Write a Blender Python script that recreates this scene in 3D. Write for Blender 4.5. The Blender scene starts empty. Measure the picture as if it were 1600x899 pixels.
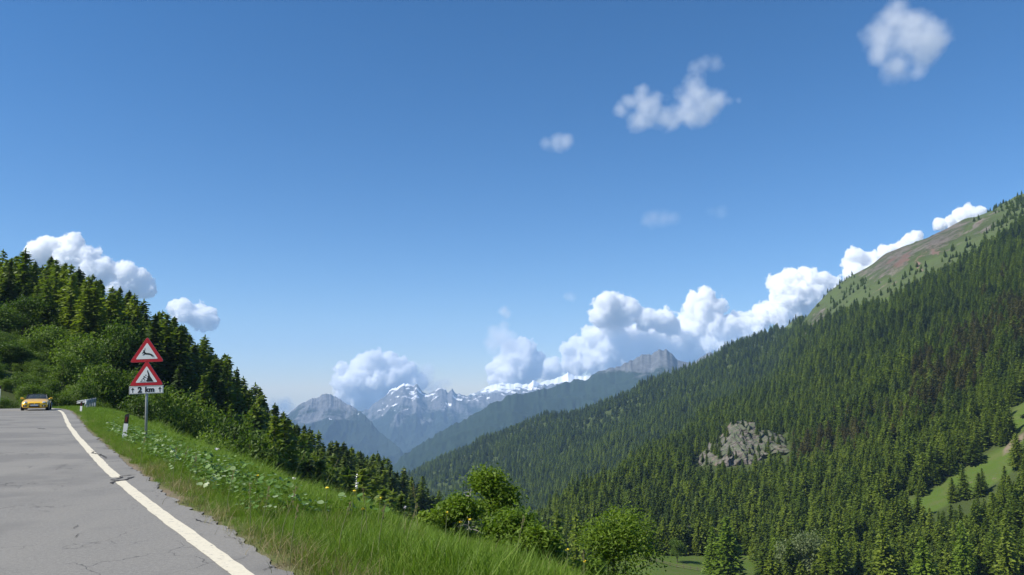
import bpy, bmesh, math, random
import numpy as np
from mathutils import Vector, Matrix

# ------------------------------------------------------------------ camera, world, sun, exposure
SC = bpy.context.scene
PITCH = math.atan(158.5 / 1200.0)
CAM_Z = 1.42
cam_d = bpy.data.cameras.new("camera")
cam = bpy.data.objects.new("camera", cam_d)
SC.collection.objects.link(cam)
cam.location = (0, 0, CAM_Z)
cam.rotation_euler = (math.radians(90) + PITCH, 0, 0)
cam_d.lens = 27.0
cam_d.sensor_width = 36.0
cam_d.clip_start = 0.1
cam_d.clip_end = 200000
SC.camera = cam

SUN_EL = math.radians(44)
SUN_DIR = Vector((-0.94 * math.cos(SUN_EL), -0.34 * math.cos(SUN_EL), math.sin(SUN_EL))).normalized()  # towards the sun
world = bpy.data.worlds.new("World")
SC.world = world
world.use_nodes = True
wt = world.node_tree
wt.nodes.clear()
wo = wt.nodes.new("ShaderNodeOutputWorld")
wb = wt.nodes.new("ShaderNodeBackground")
sky = wt.nodes.new("ShaderNodeTexSky")
sky.sky_type = 'NISHITA'
sky.sun_disc = False
sky.sun_elevation = SUN_EL
sky.sun_rotation = math.atan2(SUN_DIR.x, SUN_DIR.y)
sky.altitude = 1800
sky.air_density = 1.0
sky.dust_density = 0.1
sky.ozone_density = 2.0
wb.inputs[1].default_value = 0.072
hs = wt.nodes.new('ShaderNodeHueSaturation')
hs.inputs['Saturation'].default_value = 1.34
wt.links.new(sky.outputs[0], hs.inputs['Color'])
tint = wt.nodes.new('ShaderNodeMix')
tint.data_type = 'RGBA'
tint.blend_type = 'MULTIPLY'
tint.inputs[0].default_value = 1.0
tint.inputs[7].default_value = (1.03, 1.0, 1.05, 1)
wt.links.new(hs.outputs[0], tint.inputs[6])
wt.links.new(tint.outputs[2], wb.inputs[0])
wt.links.new(wb.outputs[0], wo.inputs[0])

sun_d = bpy.data.lights.new("sun", 'SUN')
sun_d.energy = 4.3
sun_d.angle = math.radians(0.53)
sun_d.color = (1.0, 0.95, 0.87)
sun = bpy.data.objects.new("sun", sun_d)
SC.collection.objects.link(sun)
sun.rotation_euler = (-SUN_DIR).to_track_quat('-Z', 'Y').to_euler()

SC.view_settings.view_transform = 'Standard'
SC.view_settings.look = 'None'
SC.view_settings.gamma = 1
SC.view_settings.exposure = 0.85
SC.view_settings.use_curve_mapping = False
cy = SC.cycles
cy.use_denoising = True
cy.max_bounces = 28
cy.diffuse_bounces = 3
cy.glossy_bounces = 2
cy.transmission_bounces = 3
cy.transparent_max_bounces = 6
cy.volume_bounces = 26
cy.sample_clamp_indirect = 6
cy.volume_step_rate = 0.15
cy.volume_max_steps = 512

# ------------------------------------------------------------------ projection helpers (photo pixels, 1600 wide)
CP, SP = math.cos(PITCH), math.sin(PITCH)

def ray(px, py):
    x = (px - 800) / 1200.0
    y = (449.5 - py) / 1200.0
    return np.array([x, CP - y * SP, SP + y * CP])

def P(px, py, D):
    """the point seen at a pixel of the photo, D metres ahead"""
    r = ray(px, py)
    return np.array([r[0] / r[1] * D, D, CAM_Z + r[2] / r[1] * D])

def proj(x, y, z):
    z = z - CAM_Z
    f = y * CP + z * SP
    u = -y * SP + z * CP
    f = np.maximum(f, 1e-3)
    return 800 + 1200 * x / f, 449.5 - 1200 * u / f

# ------------------------------------------------------------------ noise
_rs = np.random.RandomState(7)
_perm = _rs.permutation(256)
_perm = np.concatenate([_perm, _perm, _perm])
_g = _rs.rand(256) * 2 - 1

def vnoise(x, y, z=0.0):
    x = np.asarray(x, float); y = np.asarray(y, float); z = np.asarray(z, float) + 0 * x
    xi = np.floor(x).astype(int); yi = np.floor(y).astype(int); zi = np.floor(z).astype(int)
    fx, fy, fz = x - xi, y - yi, z - zi
    fx = fx * fx * fx * (fx * (fx * 6 - 15) + 10); fy = fy * fy * fy * (fy * (fy * 6 - 15) + 10); fz = fz * fz * (3 - 2 * fz)
    def h(a, b, c):
        return _g[_perm[(_perm[(_perm[a & 255] + b) & 255] + c) & 255]]
    r = 0
    for dz, wz in ((0, 1 - fz), (1, fz)):
        for dy, wy in ((0, 1 - fy), (1, fy)):
            for dx, wx in ((0, 1 - fx), (1, fx)):
                r = r + h(xi + dx, yi + dy, zi + dz) * wx * wy * wz
    return r

def fbm(x, y, z=0.0, o=4, ridged=False):
    a, s, r, n = 1.0, 1.0, 0, 0
    for i in range(o):
        v = vnoise(x * s + 17.3 * i, y * s - 9.1 * i, z)
        if ridged:
            v = 1 - 2 * np.abs(v) ** 0.8
        r = r + a * v; n += a
        a *= 0.5; s *= 2.07
    return r / n

def smooth(a, b, x):
    t = np.clip((x - a) / (b - a), 0, 1)
    return t * t * (3 - 2 * t)

# ------------------------------------------------------------------ object helpers
def link(o):
    SC.collection.objects.link(o)
    return o

def tag(o, label=None, cat=None, group=None, kind=None):
    if label: o['label'] = label
    if cat: o['category'] = cat
    if group: o['group'] = group
    if kind: o['kind'] = kind
    return o

def empty(name, loc=(0, 0, 0), rz=0.0):
    o = bpy.data.objects.new(name, None)
    o.location = loc
    o.rotation_euler = (0, 0, rz)
    o.empty_display_size = 0.3
    return link(o)

def mesh_np(name, V, F, smooth_=False, mats=(), mi=None):
    """V (n,3), F (m,k) arrays -> mesh data"""
    me = bpy.data.meshes.new(name)
    V = np.asarray(V, np.float32); F = np.asarray(F, np.int32)
    k = F.shape[1]
    me.vertices.add(len(V)); me.vertices.foreach_set('co', V.ravel())
    me.loops.add(F.size); me.loops.foreach_set('vertex_index', F.ravel())
    me.polygons.add(len(F))
    me.polygons.foreach_set('loop_start', np.arange(0, F.size, k, dtype=np.int32))
    me.polygons.foreach_set('loop_total', np.full(len(F), k, np.int32))
    for m in mats: me.materials.append(m)
    if mi is not None: me.polygons.foreach_set('material_index', np.asarray(mi, np.int32))
    if smooth_: me.polygons.foreach_set('use_smooth', np.ones(len(F), bool))
    me.update(calc_edges=True)
    return me

def obj(name, me, parent=None, loc=None):
    o = bpy.data.objects.new(name, me)
    if parent is not None: o.parent = parent
    if loc is not None: o.location = loc
    return link(o)

def grid_faces(nr, nc):
    i = np.arange(nr - 1)[:, None]; j = np.arange(nc - 1)[None, :]
    a = (i * nc + j).ravel()
    return np.stack([a, a + 1, a + nc + 1, a + nc], 1)

def set_attr(me, name, vals):
    at = me.attributes.new(name, 'FLOAT', 'POINT')
    at.data.foreach_set('value', np.asarray(vals, np.float32).ravel())

class MB:
    """collects boxes, tubes and prisms into ONE mesh"""
    def __init__(s): s.bm = bmesh.new()
    def box(s, c, size, rot=None, bevel=0.0):
        m = Matrix.Translation(c) @ (rot.to_4x4() if rot else Matrix.Identity(4)) @ Matrix.Diagonal((*size, 1))
        r = bmesh.ops.create_cube(s.bm, size=1, matrix=m)
        if bevel:
            es = list({e for v in r['verts'] for e in v.link_edges})
            bmesh.ops.bevel(s.bm, geom=es, offset=bevel, segments=2, profile=0.5, affect='EDGES')
        return s
    def tube(s, pts, radii, n=8, cap=True):
        rings = []
        for i, p in enumerate(pts):
            p = Vector(p)
            a = Vector(pts[max(i - 1, 0)]); b = Vector(pts[min(i + 1, len(pts) - 1)])
            t = (b - a).normalized()
            u = t.orthogonal().normalized() if i == 0 else (rings_u - t * rings_u.dot(t)).normalized()
            rings_u = u
            v = t.cross(u)
            r = radii[i] if hasattr(radii, '__len__') else radii
            rings.append([s.bm.verts.new(p + (u * math.cos(2 * math.pi * k / n) + v * math.sin(2 * math.pi * k / n)) * r) for k in range(n)])
        for i in range(len(rings) - 1):
            for k in range(n):
                s.bm.faces.new((rings[i][k], rings[i][(k + 1) % n], rings[i + 1][(k + 1) % n], rings[i + 1][k]))
        if cap:
            s.bm.faces.new(rings[0][::-1]); s.bm.faces.new(rings[-1])
        return s
    def prism(s, poly, y0, y1):
        """polygon in XZ extruded along Y"""
        a = [s.bm.verts.new((x, y0, z)) for x, z in poly]
        b = [s.bm.verts.new((x, y1, z)) for x, z in poly]
        n = len(poly)
        s.bm.faces.new(a); s.bm.faces.new(b[::-1])
        for i in range(n): s.bm.faces.new((a[i], b[i], b[(i + 1) % n], a[(i + 1) % n]))
        return s
    def mesh(s, name, mat, sm=False):
        bmesh.ops.recalc_face_normals(s.bm, faces=s.bm.faces)
        me = bpy.data.meshes.new(name)
        s.bm.to_mesh(me); s.bm.free()
        me.materials.append(mat)
        if sm:
            for p in me.polygons: p.use_smooth = True
        return me
    def build(s, name, mat, parent=None, sm=False):
        return obj(name, s.mesh(name, mat, sm), parent)

# ------------------------------------------------------------------ materials
def mat_new(name):
    m = bpy.data.materials.new(name); m.use_nodes = True
    nt = m.node_tree
    bs = nt.nodes['Principled BSDF']
    return m, nt, bs

def N(nt, t, **kw):
    n = nt.nodes.new(t)
    for k, v in kw.items():
        if isinstance(k, str) and hasattr(n, k): setattr(n, k, v)
    return n

def L(nt, a, b): nt.links.new(a, b)

def ramp(nt, fac, stops, interp='LINEAR'):
    r = N(nt, 'ShaderNodeValToRGB')
    r.color_ramp.interpolation = interp
    el = r.color_ramp.elements
    while len(el) < len(stops): el.new(0.5)
    for e, (p, c) in zip(el, stops):
        e.position = p
        e.color = (*c, 1) if hasattr(c, '__len__') else (c, c, c, 1)
    if fac is not None: L(nt, fac, r.inputs[0])
    return r.outputs[0]

def noise(nt, vec, scale, detail=4, rough=0.55, out=0):
    n = N(nt, 'ShaderNodeTexNoise')
    n.inputs['Scale'].default_value = scale; n.inputs['Detail'].default_value = detail; n.inputs['Roughness'].default_value = rough
    if vec is not None: L(nt, vec, n.inputs['Vector'])
    return n.outputs[out]

def mix(nt, fac, a, b, mode='MIX'):
    m = N(nt, 'ShaderNodeMix'); m.data_type = 'RGBA'; m.blend_type = mode
    for s, v in ((m.inputs[0], fac), (m.inputs[6], a), (m.inputs[7], b)):
        if hasattr(v, 'is_linked') or isinstance(v, bpy.types.NodeSocket): L(nt, v, s)
        elif hasattr(v, '__len__'): s.default_value = (*v, 1)
        else: s.default_value = v
    return m.outputs[2]

def math_(nt, op, a, b=0.0, clamp=False):
    m = N(nt, 'ShaderNodeMath'); m.operation = op; m.use_clamp = clamp
    for s, v in ((m.inputs[0], a), (m.inputs[1], b)):
        if isinstance(v, bpy.types.NodeSocket): L(nt, v, s)
        else: s.default_value = v
    return m.outputs[0]

def pos(nt): return N(nt, 'ShaderNodeNewGeometry').outputs['Position']

def attr(nt, name):
    a = N(nt, 'ShaderNodeAttribute'); a.attribute_name = name
    return a.outputs['Fac']

def bump(nt, bs, h, strength=0.4, dist=0.02):
    b = N(nt, 'ShaderNodeBump'); b.inputs['Strength'].default_value = strength; b.inputs['Distance'].default_value = dist
    L(nt, h, b.inputs['Height']); L(nt, b.outputs[0], bs.inputs['Normal'])

def simple(name, col, rough=0.6, metal=0.0, var=0.12, scale=8.0, coat=0.0):
    m, nt, bs = mat_new(name)
    c = N(nt, 'ShaderNodeTexCoord').outputs['Object']
    n = noise(nt, c, scale, 5)
    lo = tuple(x * (1 - var) for x in col); hi = tuple(min(1, x * (1 + var)) for x in col)
    L(nt, ramp(nt, n, [(0.3, lo), (0.7, hi)]), bs.inputs['Base Color'])
    bs.inputs['Roughness'].default_value = rough; bs.inputs['Metallic'].default_value = metal
    if coat: bs.inputs['Coat Weight'].default_value = coat
    return m

def leaf_mat(name, stops, patch=None, patch_scale=0.01, transl=0.35, rough=0.55):
    """foliage: colour by random value of the plant, drifted by a world position noise"""
    m, nt, bs = mat_new(name)
    oi = N(nt, 'ShaderNodeObjectInfo').outputs['Random']
    v = attr(nt, 'v')
    f = math_(nt, 'ADD', math_(nt, 'MULTIPLY', oi, 0.6), math_(nt, 'MULTIPLY', v, 0.4))
    col = ramp(nt, f, stops)
    if patch:
        pn = noise(nt, pos(nt), patch_scale, 3, 0.5)
        pf = ramp(nt, pn, [(0.5, 0.0), (0.62, 1.0)])
        f2 = math_(nt, 'MULTIPLY', pf, ramp(nt, oi, [(0.25, 0.0), (0.75, 0.9)]))
        col = mix(nt, f2, col, patch)
    L(nt, col, bs.inputs['Base Color'])
    bs.inputs['Roughness'].default_value = rough
    bs.inputs['Specular IOR Level'].default_value = 0.25
    if transl:
        tr = N(nt, 'ShaderNodeBsdfTranslucent')
        L(nt, mix(nt, 1.0, col, (1.15, 1.25, 0.5), 'MULTIPLY'), tr.inputs[0])
        ms = N(nt, 'ShaderNodeMixShader'); ms.inputs[0].default_value = transl
        L(nt, bs.outputs[0], ms.inputs[1]); L(nt, tr.outputs[0], ms.inputs[2])
        L(nt, ms.outputs[0], nt.nodes['Material Output'].inputs[0])
    return m

M_spruce = leaf_mat('spruce_needles', [(0.1, (0.036, 0.062, 0.013)), (0.5, (0.072, 0.110, 0.019)), (0.9, (0.125, 0.165, 0.030))], transl=0.35)
M_larch = leaf_mat('larch_needles', [(0.1, (0.075, 0.120, 0.013)), (0.5, (0.125, 0.175, 0.018)), (0.9, (0.185, 0.235, 0.028))], transl=0.38)
M_rust = leaf_mat('reddish_larch_needles', [(0.1, (0.060, 0.060, 0.016)), (0.5, (0.095, 0.080, 0.024)), (0.9, (0.110, 0.130, 0.024))], transl=0.35)
M_broad = leaf_mat('broad_leaves', [(0.1, (0.042, 0.080, 0.010)), (0.5, (0.085, 0.142, 0.015)), (0.9, (0.145, 0.215, 0.026))], transl=0.42)
M_shrub = leaf_mat('bright_shrub_leaves', [(0.1, (0.085, 0.150, 0.014)), (0.5, (0.150, 0.225, 0.020)), (0.9, (0.21, 0.29, 0.035))], transl=0.45)  # brighter yellow green than the other broad leaves
M_fresh = leaf_mat('fresh_larch_needles', [(0.1, (0.12, 0.19, 0.018)), (0.9, (0.19, 0.27, 0.03))], transl=0.45)
M_silver = leaf_mat('silvery_leaves', [(0.1, (0.11, 0.15, 0.05)), (0.9, (0.17, 0.21, 0.09))], transl=0.4)
M_bark = simple('bark', (0.11, 0.085, 0.065), 0.9, var=0.4, scale=6)
M_palebark = simple('pale_dead_wood', (0.36, 0.33, 0.29), 0.85, var=0.25, scale=6)
# ------------------------------------------------------------------ the road line and the terrain height
def on_plane(px, py):
    r = ray(px, py); t = -CAM_Z / r[2]
    return (r[0] * t, r[1] * t)

EDGE_PX = [(440, 899), (345, 835), (250, 770), (165, 700), (130, 668), (118, 650)]
EDGE = [on_plane(*p) for p in EDGE_PX]
_a, _b = np.array(EDGE[0]), np.array(EDGE[2])
_u = (_a - _b) / np.linalg.norm(_a - _b)
# right edge of the asphalt, from behind the camera to beyond the bend
EDGE = [tuple(_a + _u * 60), tuple(_a + _u * 25), tuple(_a + _u * 8)] + EDGE
EDGE += [(-30.2, 53.0), (-36.0, 60.5), (-43.5, 66.5), (-54, 71.0), (-68, 73.0), (-95, 74.0)]
def chaikin(p, n=3):
    p = np.array(p)
    for _ in range(n):
        q = 0.75 * p[:-1] + 0.25 * p[1:]; r = 0.25 * p[:-1] + 0.75 * p[1:]
        p = np.vstack([p[:1], np.stack([q, r], 1).reshape(-1, 2), p[-1:]])
    return p
def resample(p, step):
    d = np.concatenate([[0], np.cumsum(np.linalg.norm(np.diff(p, axis=0), axis=1))])
    s = np.arange(0, d[-1], step)
    return np.stack([np.interp(s, d, p[:, 0]), np.interp(s, d, p[:, 1])], 1), s
EDGE_C, EDGE_S = resample(chaikin(EDGE), 0.5)
_t = np.gradient(EDGE_C, axis=0); _t /= np.linalg.norm(_t, axis=1)[:, None]
EDGE_N = np.stack([_t[:, 1], -_t[:, 0]], 1)          # to the right of travel
ROAD_W = 5.3
_s60 = EDGE_S[np.argmin(np.abs(EDGE_C[:, 1] - 57))]
EDGE_Z = -1.6 * smooth(_s60, _s60 + 40, EDGE_S)      # beyond the crest the road falls away

def road_coord(x, y):
    """signed distance right of the asphalt edge, road height there and the place along the road"""
    x = np.asarray(x, float); y = np.asarray(y, float)
    sh = x.shape; x = x.ravel(); y = y.ravel()
    d = np.empty_like(x); k = np.empty(len(x), int)
    for i in range(0, len(x), 20000):
        dx = x[i:i + 20000, None] - EDGE_C[None, ::2, 0]; dy = y[i:i + 20000, None] - EDGE_C[None, ::2, 1]
        j = np.argmin(dx * dx + dy * dy, 1) * 2
        k[i:i + 20000] = j
        d[i:i + 20000] = (x[i:i + 20000] - EDGE_C[j, 0]) * EDGE_N[j, 0] + (y[i:i + 20000] - EDGE_C[j, 1]) * EDGE_N[j, 1]
    return d.reshape(sh), EDGE_Z[k].reshape(sh), EDGE_S[k].reshape(sh)

VD = [-60, -20, -9, -6.5, -5.6, -5.3, -0.3, 0.6, 1.0, 2.0, 2.8, 4.0, 5.5, 9, 14, 28, 60, 120]
VZ = [14, 4.2, 0.5, 0.02, -0.012, -0.012, -0.012, -0.012, -0.05, -0.25, -0.55, -1.2, -2.2, -4.4, -7.4, -15, -33, -66]

# columns of the terrain: photo column -> (distance, height) seen along it
COL = {
    -500: [(60, 3), (80, 10), (120, 24), (170, 42), (220, 50), (300, 40), (400, 20), (1000, -60), (3000, -300)],
    0: [(60, 0), (74, 0.5), (85, 2), (110, 8), (140, 13), (180, 17), (240, 10), (400, -40), (1000, -160), (3000, -380)],
    100: [(60, -1), (76, -1), (85, 0), (110, 5), (140, 11.5), (180, 15.5), (240, 6), (400, -50), (1000, -180), (3000, -380)],
    200: [(60, -2), (76, -3), (100, -1), (140, 4.6), (180, 8), (240, -4), (400, -60), (1000, -200), (3000, -400)],
    300: [(60, -6), (76, -8), (100, -8), (140, -4.2), (180, -1), (240, -14), (400, -70), (1000, -220), (3000, -400)],
    400: [(60, -10), (80, -13.5), (100, -15.5), (140, -15), (180, -13), (240, -26), (400, -90), (1000, -240), (3000, -400)],
    500: [(60, -15), (80, -20), (100, -24), (150, -28), (220, -27.5), (300, -46), (450, -110), (1000, -250), (3000, -400)],
    600: [(60, -18), (80, -25), (100, -30), (160, -37), (250, -38), (320, -58), (450, -110), (1000, -250), (1500, -270), (2000, -262), (2400, -330), (3000, -420)],
    700: [(60, -19), (80, -27), (100, -34), (180, -46), (260, -49), (330, -70), (600, -150), (900, -210), (1200, -215), (1500, -205), (2000, -172), (2400, -260), (3000, -420)],
    800: [(60, -19), (100, -36), (180, -51), (260, -62), (330, -72), (420, -84), (600, -125), (900, -190), (1200, -175), (1500, -145), (1900, -98), (2300, -180), (3000, -420)],
    900: [(60, -18), (120, -42), (200, -54), (260, -60), (340, -65), (430, -69), (510, -69), (600, -92), (900, -150), (1200, -130), (1500, -95), (1850, -52), (2250, -130), (3000, -420)],
    1000: [(60, -17), (120, -38), (200, -50), (240, -53), (320, -58), (450, -60), (640, -56), (760, -82), (900, -105), (1200, -82), (1500, -45), (1800, 4), (2200, -70), (3000, -420)],
    1100: [(60, -16), (120, -38), (200, -51), (240, -55), (320, -58), (450, -56), (600, -46), (900, -30), (1050, -45), (1200, -30), (1500, 15), (1750, 63), (2200, 0), (3000, -400)],
    1200: [(60, -16), (120, -38), (200, -53), (240, -58), (320, -58), (450, -50), (600, -35), (850, -12), (1100, 7), (1200, 5), (1450, 60), (1700, 129), (2100, 60), (3000, -400)],
    1250: [(60, -16), (120, -38), (200, -53), (240, -58), (320, -55), (450, -43), (600, -22), (800, 12), (1050, 60), (1250, 108), (1330, 106), (1600, 150), (2100, 60), (3000, -400)],
    1300: [(60, -16), (120, -38), (200, -53), (240, -58), (320, -52), (450, -36), (600, -10), (800, 38), (1050, 105), (1300, 167), (1500, 140), (2000, 60), (3000, -300)],
    1400: [(60, -16), (120, -38), (200, -52), (240, -55), (320, -42), (450, -12), (600, 28), (800, 90), (1000, 155), (1250, 228), (1500, 200), (3000, -200)],
    1500: [(60, -16), (120, -38), (200, -52), (240, -50), (320, -32), (450, 3), (600, 50), (800, 120), (1000, 200), (1200, 264), (1500, 240), (3000, -100)],
    1600: [(60, -16), (120, -37), (200, -51), (240, -42), (320, -18), (450, 25), (600, 78), (800, 165), (1100, 283), (1400, 265), (3000, 0)],
    1800: [(60, -16), (120, -34), (170, -40), (240, -22), (320, 5), (450, 50), (600, 105), (800, 190), (1050, 290), (1400, 280), (3000, 0)],
    2300: [(60, -16), (120, -22), (200, 0), (320, 50), (450, 100), (600, 160), (900, 280), (1400, 300), (3000, 100)],
}
ND, NU = 420, 420
LD = np.linspace(math.log(55), math.log(3200), ND)
_pxs = np.array(sorted(COL))
_tab = np.array([np.interp(LD, [math.log(d) for d, z in COL[p]], [z for d, z in COL[p]]) for p in _pxs])
UPX = np.linspace(-500, 2300, NU)
TAB = np.array([np.interp(UPX, _pxs, _tab[:, i]) for i in range(ND)]).T      # (NU, ND)
def blur(a, k, ax):
    w = np.exp(-np.linspace(-2, 2, 2 * k + 1) ** 2); w /= w.sum()
    a = np.moveaxis(a, ax, 0)
    p = np.concatenate([np.repeat(a[:1], k, 0), a, np.repeat(a[-1:], k, 0)])
    r = sum(w[i] * p[i:i + len(a)] for i in range(2 * k + 1))
    return np.moveaxis(r, 0, ax)
TAB = blur(blur(TAB, 6, 0), 5, 1)

def bilin(T, a, b):
    a = np.clip(a, 0, T.shape[0] - 1.001); b = np.clip(b, 0, T.shape[1] - 1.001)
    i = a.astype(int); j = b.astype(int); fa = a - i; fb = b - j
    return T[i, j] * (1 - fa) * (1 - fb) + T[i + 1, j] * fa * (1 - fb) + T[i, j + 1] * (1 - fa) * fb + T[i + 1, j + 1] * fa * fb

def height(x, y):
    x = np.asarray(x, float); y = np.asarray(y, float)
    d, zr, s = road_coord(x, np.minimum(y, 200))
    near = np.interp(d, VD, VZ) + zr + 0.04 * vnoise(x * 0.7, y * 0.7) * smooth(0.5, 2, np.abs(d + 2.6) - 2.6)
    near = near + (0.18 * smooth(14, 26, y) + 0.22 * smooth(36, 48, y)) * smooth(1.0, 3.0, d) * (1 - smooth(4, 8, d))
    yy = np.maximum(y, 20.0)
    px = 800 + 1200 * x / yy * 0.985
    far = bilin(TAB, (px + 500) / 2800 * (NU - 1), (np.log(np.maximum(yy, 55)) - LD[0]) / (LD[-1] - LD[0]) * (ND - 1))
    w = smooth(150, 500, y)
    far = far + w * (0.016 * np.minimum(y, 1500)) * fbm(x / 190.0, y / 190.0, o=4, ridged=True) * 0.75 + 0.8 * fbm(x / 14.0, y / 14.0, o=2) * smooth(60, 120, y)
    far = np.where(y > 3000, -420, far)
    road = (1 - smooth(2.0, 9.0, np.abs(d + ROAD_W / 2) - ROAD_W / 2))
    b = smooth(48, 82, y) * (1 - road)
    return near * (1 - b) + far * b

# ------------------------------------------------------------------ ground sheets
def ground_material():
    m, nt, bs = mat_new('meadow_ground')
    p = pos(nt)
    n1 = noise(nt, p, 0.35, 6, 0.6); n2 = noise(nt, p, 6.0, 5, 0.7); n3 = noise(nt, p, 0.03, 5, 0.6)
    g = mix(nt, n2, (0.050, 0.085, 0.014), (0.085, 0.130, 0.022))
    g = mix(nt, ramp(nt, n1, [(0.35, 0.0), (0.65, 1.0)]), g, (0.072, 0.115, 0.018))
    g = mix(nt, ramp(nt, noise(nt, p, 0.12, 7, 0.75), [(0.45, 0.0), (0.6, 0.7)]), g, (0.095, 0.110, 0.035))
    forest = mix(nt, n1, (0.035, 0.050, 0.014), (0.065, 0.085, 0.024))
    alp = mix(nt, n3, (0.050, 0.070, 0.024), (0.090, 0.105, 0.042))
    alp = mix(nt, ramp(nt, noise(nt, p, 0.05, 8, 0.75), [(0.42, 0.0), (0.55, 0.8)]), alp, (0.075, 0.105, 0.034))
    rk = ramp(nt, noise(nt, p, 0.03, 12, 0.85), [(0.30, (0.05, 0.048, 0.035)), (0.42, (0.13, 0.105, 0.085)), (0.50, (0.22, 0.195, 0.165)), (0.57, (0.09, 0.08, 0.055)), (0.68, (0.34, 0.31, 0.27))])
    red = mix(nt, noise(nt, p, 0.08, 8, 0.75), (0.17, 0.095, 0.075), (0.23, 0.17, 0.135))
    soil = mix(nt, n2, (0.12, 0.095, 0.065), (0.24, 0.19, 0.14))
    rough_edge = noise(nt, p, 0.035, 10, 0.75)
    def thr(a, width=0.12):
        x = math_(nt, 'ADD', attr(nt, a), math_(nt, 'MULTIPLY', math_(nt, 'SUBTRACT', rough_edge, 0.5), 3.4))
        return ramp(nt, x, [(0.5 - width, 0.0), (0.5 + width, 1.0)])
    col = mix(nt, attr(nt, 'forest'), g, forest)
    col = mix(nt, thr('alpine'), col, alp)
    mott = ramp(nt, noise(nt, p, 0.020, 10, 0.8), [(0.45, 0.05), (0.52, 1.0)])
    col = mix(nt, math_(nt, 'MULTIPLY', thr('rock'), mott), col, rk)
    col = mix(nt, thr('red'), col, red)
    col = mix(nt, attr(nt, 'soil'), col, soil)
    L(nt, col, bs.inputs['Base Color'])
    bs.inputs['Roughness'].default_value = 0.95
    bs.inputs['Specular IOR Level'].default_value = 0.1
    hh = math_(nt, 'ADD', math_(nt, 'MULTIPLY', n2, 0.04), math_(nt, 'MULTIPLY', math_(nt, 'MULTIPLY', noise(nt, p, 0.05, 10, 0.8), 16.0), attr(nt, 'rock')))
    bump(nt, bs, hh, 0.8, 1.0)
    return m
M_ground = ground_material()

def blob(px, py, cx, cy, rx, ry, ang=0.0):
    a = math.radians(ang)
    dx, dy = px - cx, py - cy
    u = (dx * math.cos(a) + dy * math.sin(a)) / rx; v = (-dx * math.sin(a) + dy * math.cos(a)) / ry
    return np.clip(1.3 - np.sqrt(u * u + v * v), 0, 1)

TREELINE = [(1240, 470), (1262, 520), (1290, 500), (1340, 485), (1400, 462), (1440, 440), (1480, 418), (1520, 395), (1560, 372), (1600, 345), (1700, 300), (2300, 100)]
def covers(x, y, z):
    px, py = proj(x, y, z)
    wq = smooth(500, 800, y)
    px = px + 26 * wq * fbm(x / 70.0, y / 90.0, 2.7, o=4); py = py + 13 * wq * fbm(x / 60.0, y / 80.0, 6.1, o=4)
    tl = np.interp(px, [a for a, b in TREELINE], [b + 2 for a, b in TREELINE], left=-1e4)
    farpart = smooth(600, 760, y)
    alpine = smooth(14, -14, py - tl) * farpart * (px > 1225)
    alpine = np.maximum(alpine, blob(px, py, 1232, 508, 26, 9, -38) * (y > 1200))
    rock = np.maximum.reduce([blob(px, py, 1395, 405, 55, 24, -30), blob(px, py, 1470, 375, 55, 20, -30), blob(px, py, 1430, 370, 50, 12, -28),
                              blob(px, py, 1278, 498, 20, 10, -35), blob(px, py, 1345, 420, 12, 6, -35) * .8, blob(px, py, 1262, 520, 5, 22, 25), blob(px, py, 1540, 350, 40, 10, -30) * .7]) * farpart
    red = np.maximum.reduce([blob(px, py, 1405, 405, 20, 7, -10), blob(px, py, 1434, 413, 7, 17, 8), blob(px, py, 1460, 395, 10, 5, 0) * 0.8]) * farpart
    mead = np.maximum.reduce([blob(px, py, 1500, 757, 110, 15, -33), blob(px, py, 1592, 655, 14, 24, 30), blob(px, py, 1410, 797, 32, 12, -25),
                              blob(px, py, 1555, 735, 60, 15, -35), blob(px, py, 1290, 712, 20, 5, 0)]) * (y > 200) * (y < 760)
    mead = np.maximum(mead, (py > 868) * (px > 940) * (px < 1180) * (y > 150) * (y < 300) * 1.0)
    soil = np.maximum.reduce([blob(px, py, 1584, 693, 20, 5, -42), blob(px, py, 1600, 720, 8, 4, -30)]) * (y > 200) * (y < 700)
    return alpine, rock, red, mead, soil

def ground_sheet(name, X, Y):
    Z = height(X, Y)
    nr, nc = X.shape
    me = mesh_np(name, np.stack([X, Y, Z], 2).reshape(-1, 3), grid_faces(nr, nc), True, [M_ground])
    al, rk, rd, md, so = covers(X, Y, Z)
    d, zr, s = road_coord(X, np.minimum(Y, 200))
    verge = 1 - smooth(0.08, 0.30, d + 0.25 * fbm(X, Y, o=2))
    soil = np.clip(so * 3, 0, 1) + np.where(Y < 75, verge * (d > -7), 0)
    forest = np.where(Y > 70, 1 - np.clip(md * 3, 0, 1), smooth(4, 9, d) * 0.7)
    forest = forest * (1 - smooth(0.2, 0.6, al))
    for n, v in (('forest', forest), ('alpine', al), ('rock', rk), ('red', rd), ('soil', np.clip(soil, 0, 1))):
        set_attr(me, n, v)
    return obj(name, me)

def ax(parts):
    return np.concatenate([np.arange(a, b, s) for a, b, s in parts])
xs = ax([(-110, -45, 1.2), (-45, 12, 0.35), (12, 90, 1.5)]); ys = ax([(-40, 0, 1.5), (0, 64.01, 0.4)])
ys[-1] = 64.0
X, Y = np.meshgrid(xs, ys)
tag(ground_sheet('ground', X, Y), kind='structure')
us = np.linspace(-1.75, 1.75, 620); Ds = np.exp(np.linspace(math.log(64.0), math.log(3000), 420))
U, Dg = np.meshgrid(us, Ds)
tag(ground_sheet('terrain', U * Dg * 1.0, Dg), kind='structure')
# the far valley plain out to the horizon
me = mesh_np('valley_plain', [(-30000, -14000, -900), (30000, -14000, -900), (30000, 14900, -900), (-30000, 14900, -900)], [(0, 1, 2, 3)], False, [M_ground])
set_attr(me, 'forest', [1] * 4)
tag(obj('valley_plain', me), kind='structure')

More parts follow.
